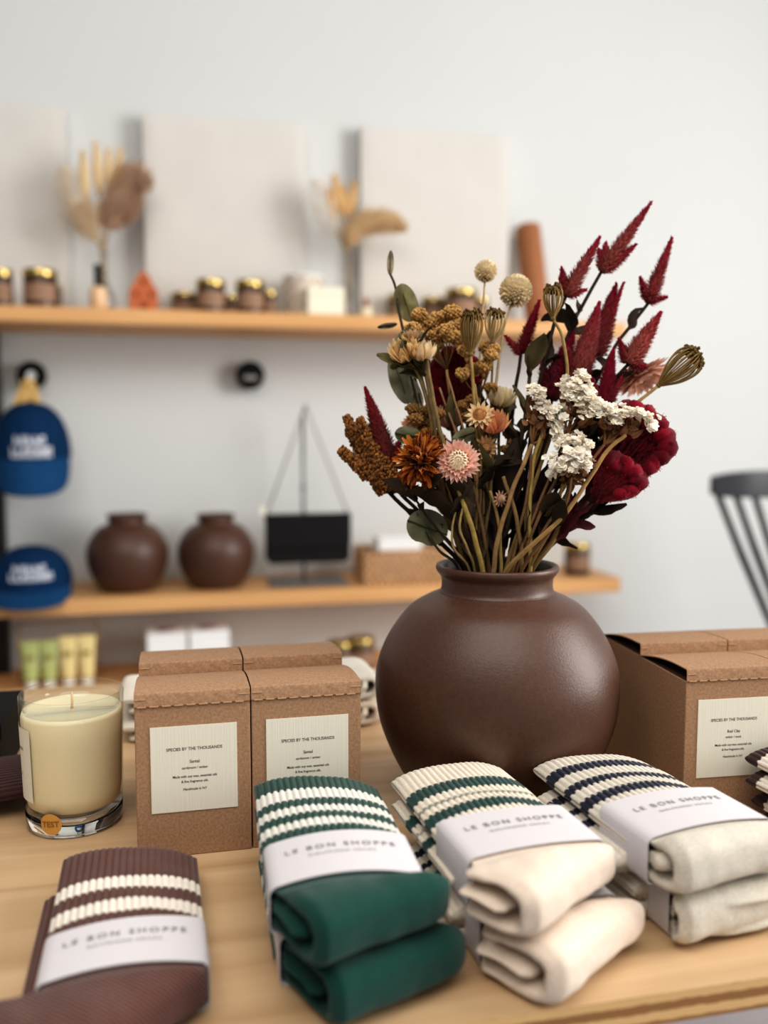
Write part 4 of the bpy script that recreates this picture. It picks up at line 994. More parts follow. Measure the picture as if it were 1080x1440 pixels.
def yarrow(pxs, z, rpx=9, c=lin(222,178,108)):
    """golden umbel: list of sub-cluster centres in px"""
    def fn(h, b, d):
        for (x, y, r) in pxs:
            q = bp(x, y, z+random.uniform(-.012,.012)); r_ = r*ZA/F
            h.tube([b, b.lerp(q,.6)+Vector((0,0,-.003)), q-Vector((0,0,r_*.5))], .0006, lin(140,108,64), 4)
            h.ball(q, r_*.62, mixc(c,(0,0,0),.5), 8, 6, (1,1,.7))
            for i in range(int(60*(r/9)**1.6)):
                y_ = 1-1.5*(i+.5)/int(34*(r/9)**1.6+1); rr = math.sqrt(max(0,1-y_*y_)); an = i*2.39996; o = Vector((rr*math.cos(an), rr*math.sin(an), y_*.75))
                p = q+o*r_*random.uniform(.75,1.12); cc = jit(mixc(c, lin(176,130,74), random.random()*.6), .15)
                h.ball(p, (.0015)*random.uniform(.8,1.3), cc, 5, 4, amp=.25)
    return fn
def cage(Rm, ribs=26, c=lin(136,110,66)):
    """closed bird's-nest umbel of a dried wild carrot"""
    def fn(h, b, d):
        L = d.length; a, e, ax = frame(d)
        for layer, (n, k_) in enumerate(((ribs,1.0),(int(ribs*.6),.66))):
            for i in range(n):
                an = 2*PI*i/n+random.uniform(-.08,.08); o = a*math.cos(an)+e*math.sin(an); lf = L*random.uniform(.86,1.0)
                P = [b+ax*(lf*t)+o*(Rm*k_*f) for t, f in ((0,.10),(.18,.42),(.42,.80),(.68,1.0),(.86,.95),(1,.66))]
                h.tube(smoothpts([tuple(p) for p in P], 3), [.00045]*15+[.0004], jit(c,.25), 4)
                for q in range(3):
                    pp = P[-1]+(P[-2]-P[-1])*.25*q+Vector([random.uniform(-.0016,.0016) for _ in range(3)])
                    h.ball(pp, .0014, jit(lin(98,76,42),.3), 5, 4, amp=.3)
                if i % 2 == 0:
                    pp = P[-1]-o*Rm*.45; h.ball(pp, .0016, jit(lin(84,62,36),.3), 5, 4, amp=.3); h.tube([P[-1], pp], .0004, jit(c,.2), 4)
        h.ball(b, .0024, lin(120,96,56), 8, 6)
    return fn
def straw(r, face, c_out=lin(236,182,160), c_tip=lin(242,198,180), c_in=lin(252,238,214), inner=1.0, rings=((1.0,26,.10),(.92,24,.35),(.80,22,.62)), back=lin(140,110,70)):
    """papery strawflower; face = direction the flower looks to"""
    def fn(h, b, d):
        ax = Vector(face).normalized(); a, e, _ = frame(ax); c = b+ax*.004
        h.ball(c-ax*.002, r*.34, back, 12, 8)
        for k, (s_, n, tilt) in enumerate(rings):
            for i in range(n):
                an = 2*PI*(i+.5*(k%2))/n+random.uniform(-.05,.05); o = a*math.cos(an)+e*math.sin(an)
                h.petal(c+o*r*.20+ax*(.0012*k), o*math.cos(tilt)+ax*math.sin(tilt), ax, r*.84*s_*random.uniform(.9,1.05), r*.26, curl=random.uniform(-.25,.35)+.12*k, cup=.25, col=jit(c_out,.06), tip=jit(c_tip,.07), k=4, wid=(.5,.8,1,.8,.05))
        for k, (s_, n, tilt) in enumerate(((.74,16,.70),(.66,13,.85),(.56,10,1.0),(.46,7,1.1))):
            for i in range(n):
                an = 2*PI*(i+.5*(k%2))/n; o = a*math.cos(an)+e*math.sin(an)
                h.petal(c+o*r*.27*(1-.2*k)+ax*.001*k, o*math.cos(tilt)+ax*math.sin(tilt), -o, r*s_*1.0*inner, r*.30, curl=1.7, cup=-.25, col=jit(mixc(c_out,c_in,.6+.1*k),.05), tip=jit(c_in,.05), k=4, wid=(.6,.9,1,.8,.15))
    return fn
def bud(r, c0=lin(226,190,140), c1=lin(236,212,172)):
    """half closed strawflower bud looking along its stem"""
    def fn(h, b, d):
        a, e, ax = frame(d)
        for k, (n, s_, tilt) in enumerate(((9,1.0,.75),(8,1.05,1.05),(7,1.0,1.25),(5,.9,1.4))):
            for i in range(n):
                an = 2*PI*(i+.5*(k%2))/n+random.uniform(-.1,.1); o = a*math.cos(an)+e*math.sin(an)
                h.petal(b+o*r*.32, o*math.cos(tilt)+ax*math.sin(tilt), -o, r*1.5*s_, r*.62, curl=random.uniform(.1,.5), cup=-.35, col=jit(c0,.12), tip=jit(c1,.08), k=4, wid=(.5,.95,1,.7,.1))
        h.ball(b+ax*r*.1, r*.42, lin(150,112,66), 10, 7)
    return fn
def marigold(r, face):
    def fn(h, b, d):
        ax = Vector(face).normalized(); a, e, _ = frame(ax); cols = [lin(196,112,36), lin(166,84,26), lin(214,140,58), lin(128,60,22)]
        h.ball(b, r*.3, lin(110,54,22), 10, 7)
        for i in range(150):
            an = random.uniform(0,2*PI); o = a*math.cos(an)+e*math.sin(an); tl = random.uniform(-.5,1.45); c = random.choice(cols)
            h.petal(b+o*r*.16+ax*r*.1, o*math.cos(tl)+ax*math.sin(tl), ax, r*random.uniform(.62,1.05), r*random.uniform(.13,.24), curl=random.uniform(-1.3,1.3), cup=random.uniform(.2,.8), col=jit(mixc(c,(0,0,0),.35),.15), tip=jit(c,.2), k=4, wid=(.4,.7,1,.9,.35), twist=random.uniform(-.9,.9), rough=.03)
    return fn
def calyx(r, face, c=lin(84,74,48)):
    def fn(h, b, d):
        ax = Vector(face).normalized(); a, e, _ = frame(ax)
        prof = [(r*.14,-r*.75),(r*.36,-r*.6),(r*.44,-r*.2),(r*.40,r*.12)]; mb = MB(); mb.lathe(prof, 18, c)
        mb.xf(Matrix.Translation(b) @ Matrix((a, e, ax)).transposed().to_4x4()); h.merge(mb)
    return fn
def grains(pxs, z, c0=lin(188,126,60), c1=lin(126,84,46)):
    """branched panicle of small grains; list of (x0,y0,x1,y1,radius px)"""
    def fn(h, b, d):
        for (x0, y0, x1, y1, r) in pxs:
            p0, p1 = bp(x0, y0, z+random.uniform(-.01,.01)), bp(x1, y1, z+random.uniform(-.012,.012)); L = (p1-p0).length; a, e, ax = frame(p1-p0); r_ = r*ZA/F
            h.tube([p0, p0.lerp(p1,.5), p1], [r_*.5, r_*.55, r_*.15], mixc(c1,(0,0,0),.3), 8)
            for i in range(int(L/.001*r*1.1)):
                t = random.random(); an = random.uniform(0,2*PI); rr = r_*(1-.55*t**2)*random.uniform(.6,1.05); o = a*math.cos(an)+e*math.sin(an)
                p = p0.lerp(p1, t)+o*rr; h.ball(p, random.uniform(.0007,.0014), jit(mixc(c1, c0, random.random()),.25), 5, 4, (1,1,1.3), amp=.4)
    return fn
def statice(pxs, z, r=.0038, n_each=9, spread=7):
    """white papery florets seated along a ridge of points, brown bracts beneath"""
    def fn(h, b, d):
        view = -FW
        for (x, y) in pxs:
            for k in range(int(n_each*1.7)):
                p = bp(x+random.gauss(0,spread), y+random.gauss(0,spread*.75), z+random.uniform(-.012,.008)); rad = (p-b); ax = (rad.normalized()+Vector([random.uniform(-.6,.6) for _ in range(3)])+Vector((0,0,.5))+view*.5).normalized(); a, e, _ = frame(ax)
                w = lin(252,247,236) if random.random() < .8 else lin(242,232,214); s_ = r*random.uniform(.75,1.2)
                for i in range(6):
                    an = 2*PI*i/6+random.uniform(-.2,.2); o = a*math.cos(an)+e*math.sin(an); tl = random.uniform(.35,1.0)
                    h.petal(p, o*math.cos(tl)+ax*math.sin(tl), ax, s_, s_*1.15, curl=random.uniform(-1.4,.5), cup=random.uniform(-.2,.4), col=jit(mixc(w,lin(226,210,184),.2),.04), tip=jit(w,.03), k=3, wid=(.35,.8,1,.75), rough=.06)
    return fn
def bracts(pxs, z, c=lin(122,84,54)):
    def fn(h, b, d):
        for (x, y) in pxs:
            q = bp(x, y, z+.006); h.tube([b, b.lerp(q,.55)+Vector((random.uniform(-.003,.003),0,-.004)), q], .0011, c, 5)
            for i in range(9):
                p = b.lerp(q, random.uniform(.55,1.0))+Vector([random.uniform(-.005,.005) for _ in range(3)]); dr = ((q-b).normalized()+Vector([random.uniform(-.7,.7) for _ in range(3)]))
                h.petal(p, dr, -FW, random.uniform(.006,.012), .0045, curl=random.uniform(-1,1), cup=.4, col=jit(c,.3), tip=jit(lin(152,108,72),.25), k=3, wid=(.6,1,.7,.1))
    return fn
def comb(crest, base, z, w=.0075, c0=lin(150,18,42), c1=lin(100,12,30), layers=3):
    """cockscomb: convoluted velvety crest over a fan of fuzzy sides"""
    def fn(h, b, d):
        P = smoothpts([tuple(bp(x, y, z)) for x, y in crest], 10); B = bp(base[0], base[1], z)
        n = len(P); vs = []; rows = 9
        for dy in (-1, 1):
            for r_ in range(rows+1):
                f = r_/rows
                for i, p in enumerate(P): 
                    q = B.lerp(p, f)+FW*dy*(.003+.011*math.sin(PI*f*.8))+FW*(.004*math.sin(i*.9)*f); vs.append(q)
        fs = []
        for k in (0, 1):
            for r_ in range(rows):
                for i in range(n-1):
                    a = k*(rows+1)*n+r_*n+i; fs.append((a,a+1,a+n+1,a+n) if k else (a,a+n,a+n+1,a+1))
        h.add(vs, fs, [mixc(lin(88,40,40), c1, (j//n % (rows+1))/rows) for j in range(len(vs))])
        for i in range(900):   # fuzz on the sides
            f = random.uniform(.25,.98); p = P[random.randrange(n)]; q = B.lerp(p, f)-FW*(.003+.011*math.sin(PI*f*.8))
            h.petal(q, (p-B).normalized()-FW*random.uniform(.2,1.0)+Vector([random.uniform(-.5,.5) for _ in range(3)]), -FW, .005, .0016, col=jit(mixc(lin(126,56,56), c0, f),.3), k=1, wid=(1,.3))
        for l in range(layers):
            Q = []; 
            m = n*4
            for i in range(m+1):
                u = i/m*(n-1); j = min(int(u), n-2); p = P[j].lerp(P[j+1], u-j); o = (p-B).normalized()
                Q.append(p+FW*(.010*math.sin(u*1.35+l*2.1)+.006*(l-1))+o*(.0045*math.sin(u*2.3+l*1.7)-.0025*l)+(P[j+1]-P[j]).normalized()*.003*math.sin(u*2.9+l))
            h.tube(Q, [w*(.75+.35*noise.noise(Vector((i*.35,l*3,1)))) for i in range(m+1)], [jit(mixc(c0, c1, .5+.5*math.sin(i*.6+l)),.12) for i in range(m+1)], 8)
            for i in range(0, m, 1):
                for _ in range(3):
                    o = Vector([random.uniform(-1,1) for _ in range(3)]).normalized(); h.petal(Q[i]+o*w*.72, o, UP, .0024, .0016, col=jit(c0,.3), k=1, wid=(1,.4))
    return fn
def disc_leaf(b, c, r1, r2, tilt, face, col, notch=.0, fold=.15):
    """round eucalyptus leaf in px: centre c=(x,y,dz), half axes r1 (along tilt) and r2"""
    cx, cy, z = c; s_ = (ZA+z)/F; ct, st_ = math.cos(tilt), math.sin(tilt); vs = [bp(cx, cy, z)]; n = 30; fn = FW
    cs = [jit(col,.05)]
    for k in (1, 2, 3):
        f = k/3
        for j in range(n):
            a = 2*PI*j/n; u = r1*f*math.cos(a)*(1-notch*math.exp(-((a-PI*.5)/.28)**2)); v = r2*f*math.sin(a)*(1-notch*math.exp(-((a-PI*.5)/.28)**2))
            x = u*ct-v*st_; y = u*st_+v*ct
            dz = abs(v)*s_*fold+noise.noise(Vector((x*.06, y*.06, cx)))*.004
            vs.append(bp(cx+x, cy+y, z)+FW*(dz+face*u*s_)); cs.append(jit(mixc(col, mixc(col,(.5,.45,.3),.25), f),.06))
    fs = [(0,1+j,1+(j+1)%n) for j in range(n)]
    for k in range(2): fs += [(1+k*n+j, 1+(k+1)*n+j, 1+(k+1)*n+(j+1)%n, 1+k*n+(j+1)%n) for j in range(n)]
    b.add(vs, fs, cs)
    e0, e1 = bp(cx-r1*ct, cy-r1*st_, z), bp(cx+r1*ct, cy+r1*st_, z); b.tube([e0+FW*(-face*r1*s_-.0006), bp(cx,cy,z)-FW*.0006, e1+FW*(face*r1*s_-.0006)], [.0009,.0006,.0003], mixc(col,(0,0,0),.35), 5)
# ---- right: crimson celosia spikes ---------------------------------------
GC = 'crimson celosia spikes in the vase'
def celosia(label, path, tip, R_, subs=(), low=cr_low, leaves=2, dens=1, bend=0, sc=cS_dark, top=cr_top):
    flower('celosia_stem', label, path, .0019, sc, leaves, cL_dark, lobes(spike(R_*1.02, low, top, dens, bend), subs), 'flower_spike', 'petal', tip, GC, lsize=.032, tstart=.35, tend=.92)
celosia('tallest crimson celosia, its tip highest in the bouquet', [(735,796,.01),(762,600,.02),(800,470,.02),(846,382,.02)], (914,287,.012), .0088, [(850,378,852,343,.0072),(852,380,893,345,.0078),(848,376,842,352,.006)])
celosia('crimson celosia just left of and below the tallest one', [(728,796,.0),(748,600,.005),(775,470,.005),(797,416,.005)], (842,336,0), .0088, [(797,416,790,378,.0072),(798,415,822,408,.0055),(795,412,788,392,.005)])
celosia('crimson celosia standing alone at the far upper right', [(742,796,.02),(790,640,.03),(858,500,.03),(912,426,.03)], (944,337,.03), .0082, [(911,420,901,392,.0062),(912,424,936,418,.0058)], low=lin(168,78,76))
celosia('bright crimson celosia leaning right above the pale pink drooping flower', [(738,796,.0),(775,660,.005),(840,560,.0),(884,512,-.005)], (928,441,-.01), .0125, [(882,510,871,478,.0075),(888,512,908,516,.0075),(884,510,900,494,.006)], low=lin(204,118,106), top=lin(176,34,62))
celosia('short crimson celosia with one side spur, right of the large globe flower', [(690,796,.01),(712,640,.02),(726,540,.02),(733,496,.02)], (758,425,.02), .0072, [(732,498,712,474,.0052)], low=lin(150,42,56), sc=cS_dark)
celosia('crimson celosia with a double tip in the upper middle', [(725,796,.02),(760,640,.025),(815,540,.025),(838,500,.025)], (866,402,.03), .0140, [(842,492,876,400,.006)], low=lin(156,74,72))
celosia('dusky crimson celosia filling the centre right, in front of the double-tipped one', [(720,796,-.01),(750,660,-.0),(795,570,.0),(812,535,.0)], (842,428,.0), .0155, [(812,535,792,480,.0085)], low=lin(190,104,96))
celosia('dark crimson celosia behind the left white statice', [(716,796,.0),(735,660,.01),(765,580,.01),(772,560,.01)], (806,470,.012), .0170, [(770,560,762,505,.0095),(776,558,790,520,.008)], low=lin(140,46,60))
celosia('pointed crimson celosia with frayed spurs, beside the tall white statice', [(728,796,-.01),(770,680,-.005),(832,610,-.01),(846,584,-.01)], (862,494,-.012), .0120, [(848,580,880,522,.006),(846,584,834,535,.0075)], low=lin(146,32,56))
celosia('lone crimson celosia rising at the left over the brown amaranth', [(652,796,.01),(610,740,.0),(560,690,-.005),(548,654,-.005)], (515,549,-.01), .0128, [(550,652,530,612,.0085),(552,650,563,618,.0080)], low=lin(150,74,66), top=lin(174,38,58))
# ---- cockscombs
flower('cockscomb_stem', 'big ruffled dark red cockscomb at the right edge of the bouquet', [(744,796,-.01),(790,745,-.01),(838,690,-.01)], .004, cS_red, 3, cL_burg,
    comb([(856,590),(872,582),(892,584),(910,596),(926,612),(930,634),(916,650),(898,664),(882,674)], (828,700), -.004, w=.0082), 'flower_crest', 'petal', None, 'cockscombs in the vase', lsize=.032, tend=.7, end_r=.005, tstart=.2)
flower('cockscomb_stem', 'lower ruffled dark red cockscomb lobe hanging under the right crest', [(742,796,-.02),(800,735,-.016),(846,695,-.014)], .003, cS_red, 2, cL_burg,
    comb([(838,640),(858,650),(876,660),(890,676),(884,690),(866,694)], (822,712), -.014, w=.0065, layers=2), 'flower_crest', 'petal', None, 'cockscombs in the vase', lsize=.04, tend=.7)
flower('cockscomb_stem', 'dark red cockscomb behind the golden yarrow stalks', [(675,796,.03),(652,700,.04),(640,600,.045)], .003, cS_red, 1, cL_dark,
    comb([(612,560),(612,530),(622,508),(640,503),(660,512),(672,540)], (642,600), .045, w=.0065), 'flower_crest', 'petal', None, 'cockscombs in the vase')
# ---- cream globes
flower('globe_flower', 'small cream globe flower, highest of the round heads', [(682,796,.02),(668,640,.03),(676,480,.03),(682,395,.03)], .0011, lin(196,170,124), 0, head=globe(.0098), group='cream globe flowers')
flower('globe_flower', 'larger cream globe flower on a pale stalk, right of the small globe', [(686,796,.01),(692,600,.015),(705,480,.015),(719,428,.015)], .0014, lin(206,182,142), 0, head=globe(.0138), group='cream globe flowers')
# ---- golden yarrow
flower('golden_yarrow', 'wide golden yarrow head behind the wild carrot cage, upper left', [(662,796,.0),(645,640,.01),(628,520,.01)], .0016, cS_gold, 1, cL_olive,
    yarrow([(590,443,11),(604,455,12),(620,447,12),(636,440,13),(645,458,12),(628,465,12),(612,472,11),(598,470,10),(580,462,10),(590,478,9),(640,474,11),(615,485,9)], .01), 'flower_umbel', 'petal', None, 'golden yarrow heads')
flower('golden_yarrow', 'tall golden yarrow cluster right of the wild carrot cage', [(674,796,.0),(672,640,.005),(674,560,.005)], .0015, cS_gold, 0, cL_olive,
    yarrow([(648,478,11),(656,492,11),(690,500,10),(680,515,11),(664,520,11),(650,525,9),(684,488,10),(696,490,7)], .004), 'flower_umbel', 'petal', None, 'golden yarrow heads')
flower('golden_yarrow', 'brownish yarrow cluster low, above the eucalyptus leaf by the marigold', [(655,796,-.005),(634,700,-.005),(606,625,0)], .0015, cS_gold, 1, cL_olive,
    yarrow([(585,590,10),(597,578,9),(606,594,10),(615,582,9),(580,575,8),(600,608,8)], .0, c=lin(164,122,66)), 'flower_umbel', 'petal', None, 'golden yarrow heads')
flower('golden_yarrow', 'small golden yarrow tuft in the middle under the cage', [(676,796,.0),(672,680,.0),(662,600,.0)], .0013, cS_gold, 0, cL_olive,
    yarrow([(652,570,8),(664,562,8),(655,585,7),(690,545,8),(700,560,7)], .002, c=lin(178,134,72)), 'flower_umbel', 'petal', None, 'golden yarrow heads')
flower('golden_yarrow', 'faded ochre yarrow tuft beside the dark leaves in the middle right', [(694,796,.01),(704,700,.01),(714,640,.0)], .0013, cS_gold, 1, cL_olive,
    yarrow([(716,610,8),(722,624,8),(712,632,7),(726,640,7),(722,652,6)], .0, c=lin(188,146,84)), 'flower_umbel', 'petal', None, 'golden yarrow heads')
# ---- wild carrot cages
GQ = 'closed wild carrot heads'
flower('wild_carrot', 'upright closed wild carrot head with wiry ribs, left of the globes', [(668,796,-.02),(672,640,-.02),(662,498,-.02)], .0017, lin(154,124,78), 0, head=cage(.0092, 28), hname='rib_cage', hmat='stem', tip=(664,437,-.02), group=GQ)
flower('wild_carrot', 'small closed wild carrot head on a hooked stalk, above the dark celosia', [(712,796,-.02),(762,650,-.02),(796,545,-.022),(793,482,-.022),(777,448,-.02)], .0016, lin(146,122,76), 0, head=cage(.0078, 22), hname='rib_cage', hmat='stem', tip=(778,402,-.02), group=GQ)
flower('wild_carrot', 'open-tipped wild carrot head leaning far right, last at the right', [(735,796,-.005),(790,690,-.01),(870,590,-.012),(926,542,-.012)], .0018, lin(150,126,80), 0, head=cage(.0125, 34), hname='rib_cage', hmat='stem', tip=(982,497,-.02), group=GQ)
flower('wild_carrot', 'loose brown wild carrot head between the cage and the large globe', [(680,796,.0),(688,640,.005),(693,482,.005)], .0013, lin(140,116,72), 0, head=cage(.0085, 16, lin(168,146,100)), hname='rib_cage', hmat='stem', tip=(698,436,.005), group=GQ)
# ---- strawflowers
GSF = 'papery strawflowers'
flower('strawflower', 'open pale pink strawflower facing the front, lower centre left', [(668,796,-.02),(652,720,-.036),(643,650,-.04)], .0019, lin(136,112,64), 1, cL_dark, straw(.0182, (-.25,-1,.18)), group=GSF, tstart=.1, tend=.4)
flower('strawflower', 'peach orange strawflower right above the open pink one', [(676,796,-.015),(690,690,-.02),(692,606,-.022)], .0018, cS_olive, 4, cL_olive, bud(.0115, lin(226,150,110), lin(232,176,126)), tip=(694,575,-.03), group=GSF, tstart=.5, tend=.98, lsize=.03)
flower('strawflower', 'cream star strawflower with spread petals under the cage', [(672,796,-.015),(676,690,-.022),(676,588,-.026)], .0015, cS_olive, 2, cL_dark, straw(.0125, (-.5,-1,.5), lin(230,196,148), lin(240,214,170), lin(222,170,110), .7, ((1.0,14,.2),(.85,12,.5))), group=GSF, tstart=.5)
flower('strawflower', 'buff strawflower half hidden above the right of the pink one', [(678,796,-.01),(680,700,-.018),(678,628,-.02)], .0015, cS_olive, 2, cL_dark, straw(.0115, (.1,-1,-.25), lin(214,164,112), lin(226,184,136), lin(198,150,98), .7, ((1.0,16,.15),(.85,12,.5))), group=GSF, tstart=.4)
flower('strawflower', 'blush pink strawflower behind, in front of the dark red cockscomb', [(664,796,.01),(645,680,.015),(634,600,.02)], .0015, cS_olive, 1, cL_olive, bud(.0125, lin(214,156,136), lin(232,190,168)), tip=(632,565,.02), group=GSF)
flower('strawflower', 'salmon strawflower at the left, above the eucalyptus leaf', [(650,796,.01),(618,690,.01),(588,606,.012)], .0015, cS_olive, 1, cL_olive, straw(.0150, (-.6,-.7,.5), lin(222,164,128), lin(230,184,150), lin(226,180,130), .9), group=GSF)
flower('strawflower', 'faded pink strawflower hanging upside down at the right, under the leaning wild carrot', [(732,796,.01),(780,680,.015),(848,570,.02),(896,518,.02)], .0014, cS_dark, 0, cL_dark, straw(.026, (.35,-.55,-1), lin(214,166,146), lin(220,180,160), lin(226,190,166), .6), group=GSF)
flower('strawflower', 'pale yellow strawflower bud among grey leaves at the upper left', [(655,796,-.01),(620,690,-.018),(606,590,-.02),(590,530,-.02),(572,505,-.02)], .0018, lin(124,104,70), 6, cL_olive, bud(.0115, lin(224,182,120), lin(232,200,146)), tip=(566,480,-.03), group=GSF, tstart=.72, tend=1.0, lsize=.028, lw=.55)
flower('strawflower', 'second pale yellow strawflower bud, right twin of the upper left pair', [(657,796,-.012),(624,690,-.02),(610,590,-.022),(600,530,-.022),(592,505,-.022)], .0018, lin(116,96,64), 6, cL_olive, bud(.0100, lin(230,196,146), lin(242,222,184)), tip=(594,474,-.03), group=GSF, tstart=.72, tend=1.0, lsize=.026, lw=.55)
flower('strawflower', 'small dry strawflower tuft with dark spiky leaves topping the upper left pair', [(656,796,-.008),(622,690,-.012),(600,560,-.014),(580,480,-.014)], .0018, lin(92,76,48), 5, lin(60,50,36), bud(.0065, lin(206,160,120), lin(214,180,140)), tip=(577,455,-.014), group=GSF, tstart=.9, tend=1.0, lsize=.024, lw=.3)
flower('strawflower', 'cream closed strawflower bud with grey leaves, right of the cage stalk', [(684,796,.0),(700,690,.005),(702,570,.005)], .0016, cS_olive, 3, lin(130,122,84), bud(.0110, lin(222,206,168), lin(236,222,186)), tip=(710,535,.0), group=GSF, tstart=.85, tend=1.0, lsize=.03, lw=.7)
flower('strawflower', 'tiny dry pinkish strawflower low among the stems', [(694,796,-.025),(698,730,-.034),(699,700,-.036)], .0012, cS_dark, 0, cL_dark, straw(.0072, (.3,-1,-.1), lin(196,150,120), lin(210,170,140), lin(214,180,150), .8, ((1.0,12,.1),)), group=GSF)
# ---- marigold
mf = (-.55,-.8,.25)
flower('marigold', 'rusty orange marigold at the lower left, left of the open pink flower', [(662,796,-.02),(625,705,-.036),(592,650,-.04)], .0018, cS_dark, 2, cL_dark, marigold(.0205, mf), extra=[('calyx', calyx(.020, mf), 'leaf')], tstart=.3)
flower('marigold', 'small rusty marigold tucked above the larger marigold', [(664,796,-.01),(634,690,-.014),(606,626,-.016)], .0015, cS_dark, 1, cL_dark, marigold(.0135, (.1,-.8,.7)), tstart=.3)
flower('marigold', 'withered brown marigold bit hanging below the marigold', [(655,796,-.02),(600,725,-.03),(572,682,-.03)], .0012, cS_dark, 2, cL_dark, marigold(.0085, (-.3,-.6,-.6)), tstart=.6)
# ---- brown amaranth panicle at far left
flower('amaranth', 'bushy golden brown amaranth plume at the far left of the bouquet', [(648,796,.0),(590,735,-.004),(545,690,-.005)], .0022, cS_dark, 2, cL_dark,
    grains([(545,690,490,602,15),(548,688,512,600,15),(540,684,478,632,12),(552,690,528,622,14),(556,692,545,640,12),(536,678,486,585,11),(545,684,505,588,11)], -.004), 'seed_plume', 'petal', None, 'amaranth', tstart=.2, tend=.6)
# ---- white statice
GST = 'white statice sprays'
def stat(label, path, ridge, z, n=9, spread=7, br=None):
    flower('white_statice', label, path, .0015, lin(116,84,56), 1, cL_dark, statice(ridge, z, n_each=n, spread=spread), 'floret_cluster', 'petal', None, GST, extra=[('bract_cluster', bracts(br or [(x+2, y+9) for x, y in ridge], z), 'leaf')], tstart=.1, tend=.5)
stat('white statice spray running diagonally down, left one of the upper row', [(718,796,-.03),(742,690,-.036),(748,625,-.036)], [(749,548),(757,558),(762,568),(770,578),(775,588),(781,598),(784,608),(790,578)], -.034, 8, 5.5, [(752,565),(756,578),(762,590),(768,600),(748,585)])
stat('tall domed white statice spray in the middle of the upper row', [(722,796,-.03),(770,680,-.036),(797,610,-.036)], [(797,548),(806,540),(816,534),(824,546),(830,560),(834,572),(812,552),(820,562),(828,580),(804,558)], -.036, 9, 6.5, [(800,572),(808,580),(816,584),(797,565),(822,590)])
stat('flat white statice spray at the right, over the red cockscomb', [(735,796,-.03),(800,690,-.036),(850,625,-.038)], [(853,578),(864,580),(876,582),(888,580),(900,584),(912,590),(916,598),(866,592)], -.038, 8, 5, [(848,592),(862,596),(880,596),(896,598),(856,602)])
stat('round white statice cluster lower down, nearest the front', [(740,796,-.04),(792,720,-.046),(802,672,-.048)], [(788,648),(797,642),(806,640),(815,642),(824,648),(800,655),(812,656),(784,660)], -.048, 9, 6, [(795,668),(806,672),(816,666),(800,675)])
stat('small white statice tuft just above the round cluster', [(728,796,-.03),(770,700,-.038),(797,642,-.04)], [(792,624),(802,618),(812,620),(818,628)], -.040, 8, 5, [(800,632),(808,634)])
# ---- eucalyptus
def euc(label, path, leaves, sr=.0014, sc=lin(70,60,44), col=cL_euc):
    m_t = flower('eucalyptus_stem', label, path, sr, sc, 0, group='eucalyptus stems', cat='dried leaf stem')
    low = Vector(m_t.location)
    for (c, r1, r2, tilt, face, cc, notch) in leaves:
        b = MB(); disc_leaf(b, c, r1, r2, tilt, face, cc or col, notch); b.build('leaf', M['leaf'], m_t, off=low)
euc('eucalyptus stem with an upright olive leaf and curled tip at the upper left', [(650,796,.01),(622,690,.015),(590,560,.02),(566,460,.02),(556,405,.02),(549,385,.02)], [((571,426,.02),26,17,R(72),.2,lin(104,98,58),0), ((549,370,.02),17,5,R(92),.1,lin(122,108,88),0), ((545,458,.02),14,4,R(-12),.2,lin(60,52,38),0)])
euc('eucalyptus stem with grey-green hanging leaves under the pale yellow buds', [(652,796,.0),(626,700,.0),(600,620,.005),(585,560,.005),(572,500,.005)], [((563,535,.008),34,15,R(70),.25,lin(116,116,92),0), ((577,548,.015),28,13,R(55),.3,lin(150,148,124),0), ((575,490,.004),30,24,R(110),.1,lin(132,122,88),0)])
euc('eucalyptus stem with a big round notched leaf by the vase rim', [(642,796,-.01),(618,775,-.02),(600,745,-.026)], [((601,742,-.024),30,26,R(20),.12,lin(72,74,50),.14)])
euc('eucalyptus stem with a round leaf between celosia and marigold', [(652,796,-.0),(618,690,-.01),(580,622,-.012)], [((574,612,-.012),19,13,R(8),.15,lin(82,86,60),0), ((655,612,-.008),20,10,R(-20),.2,lin(84,82,56),0)])
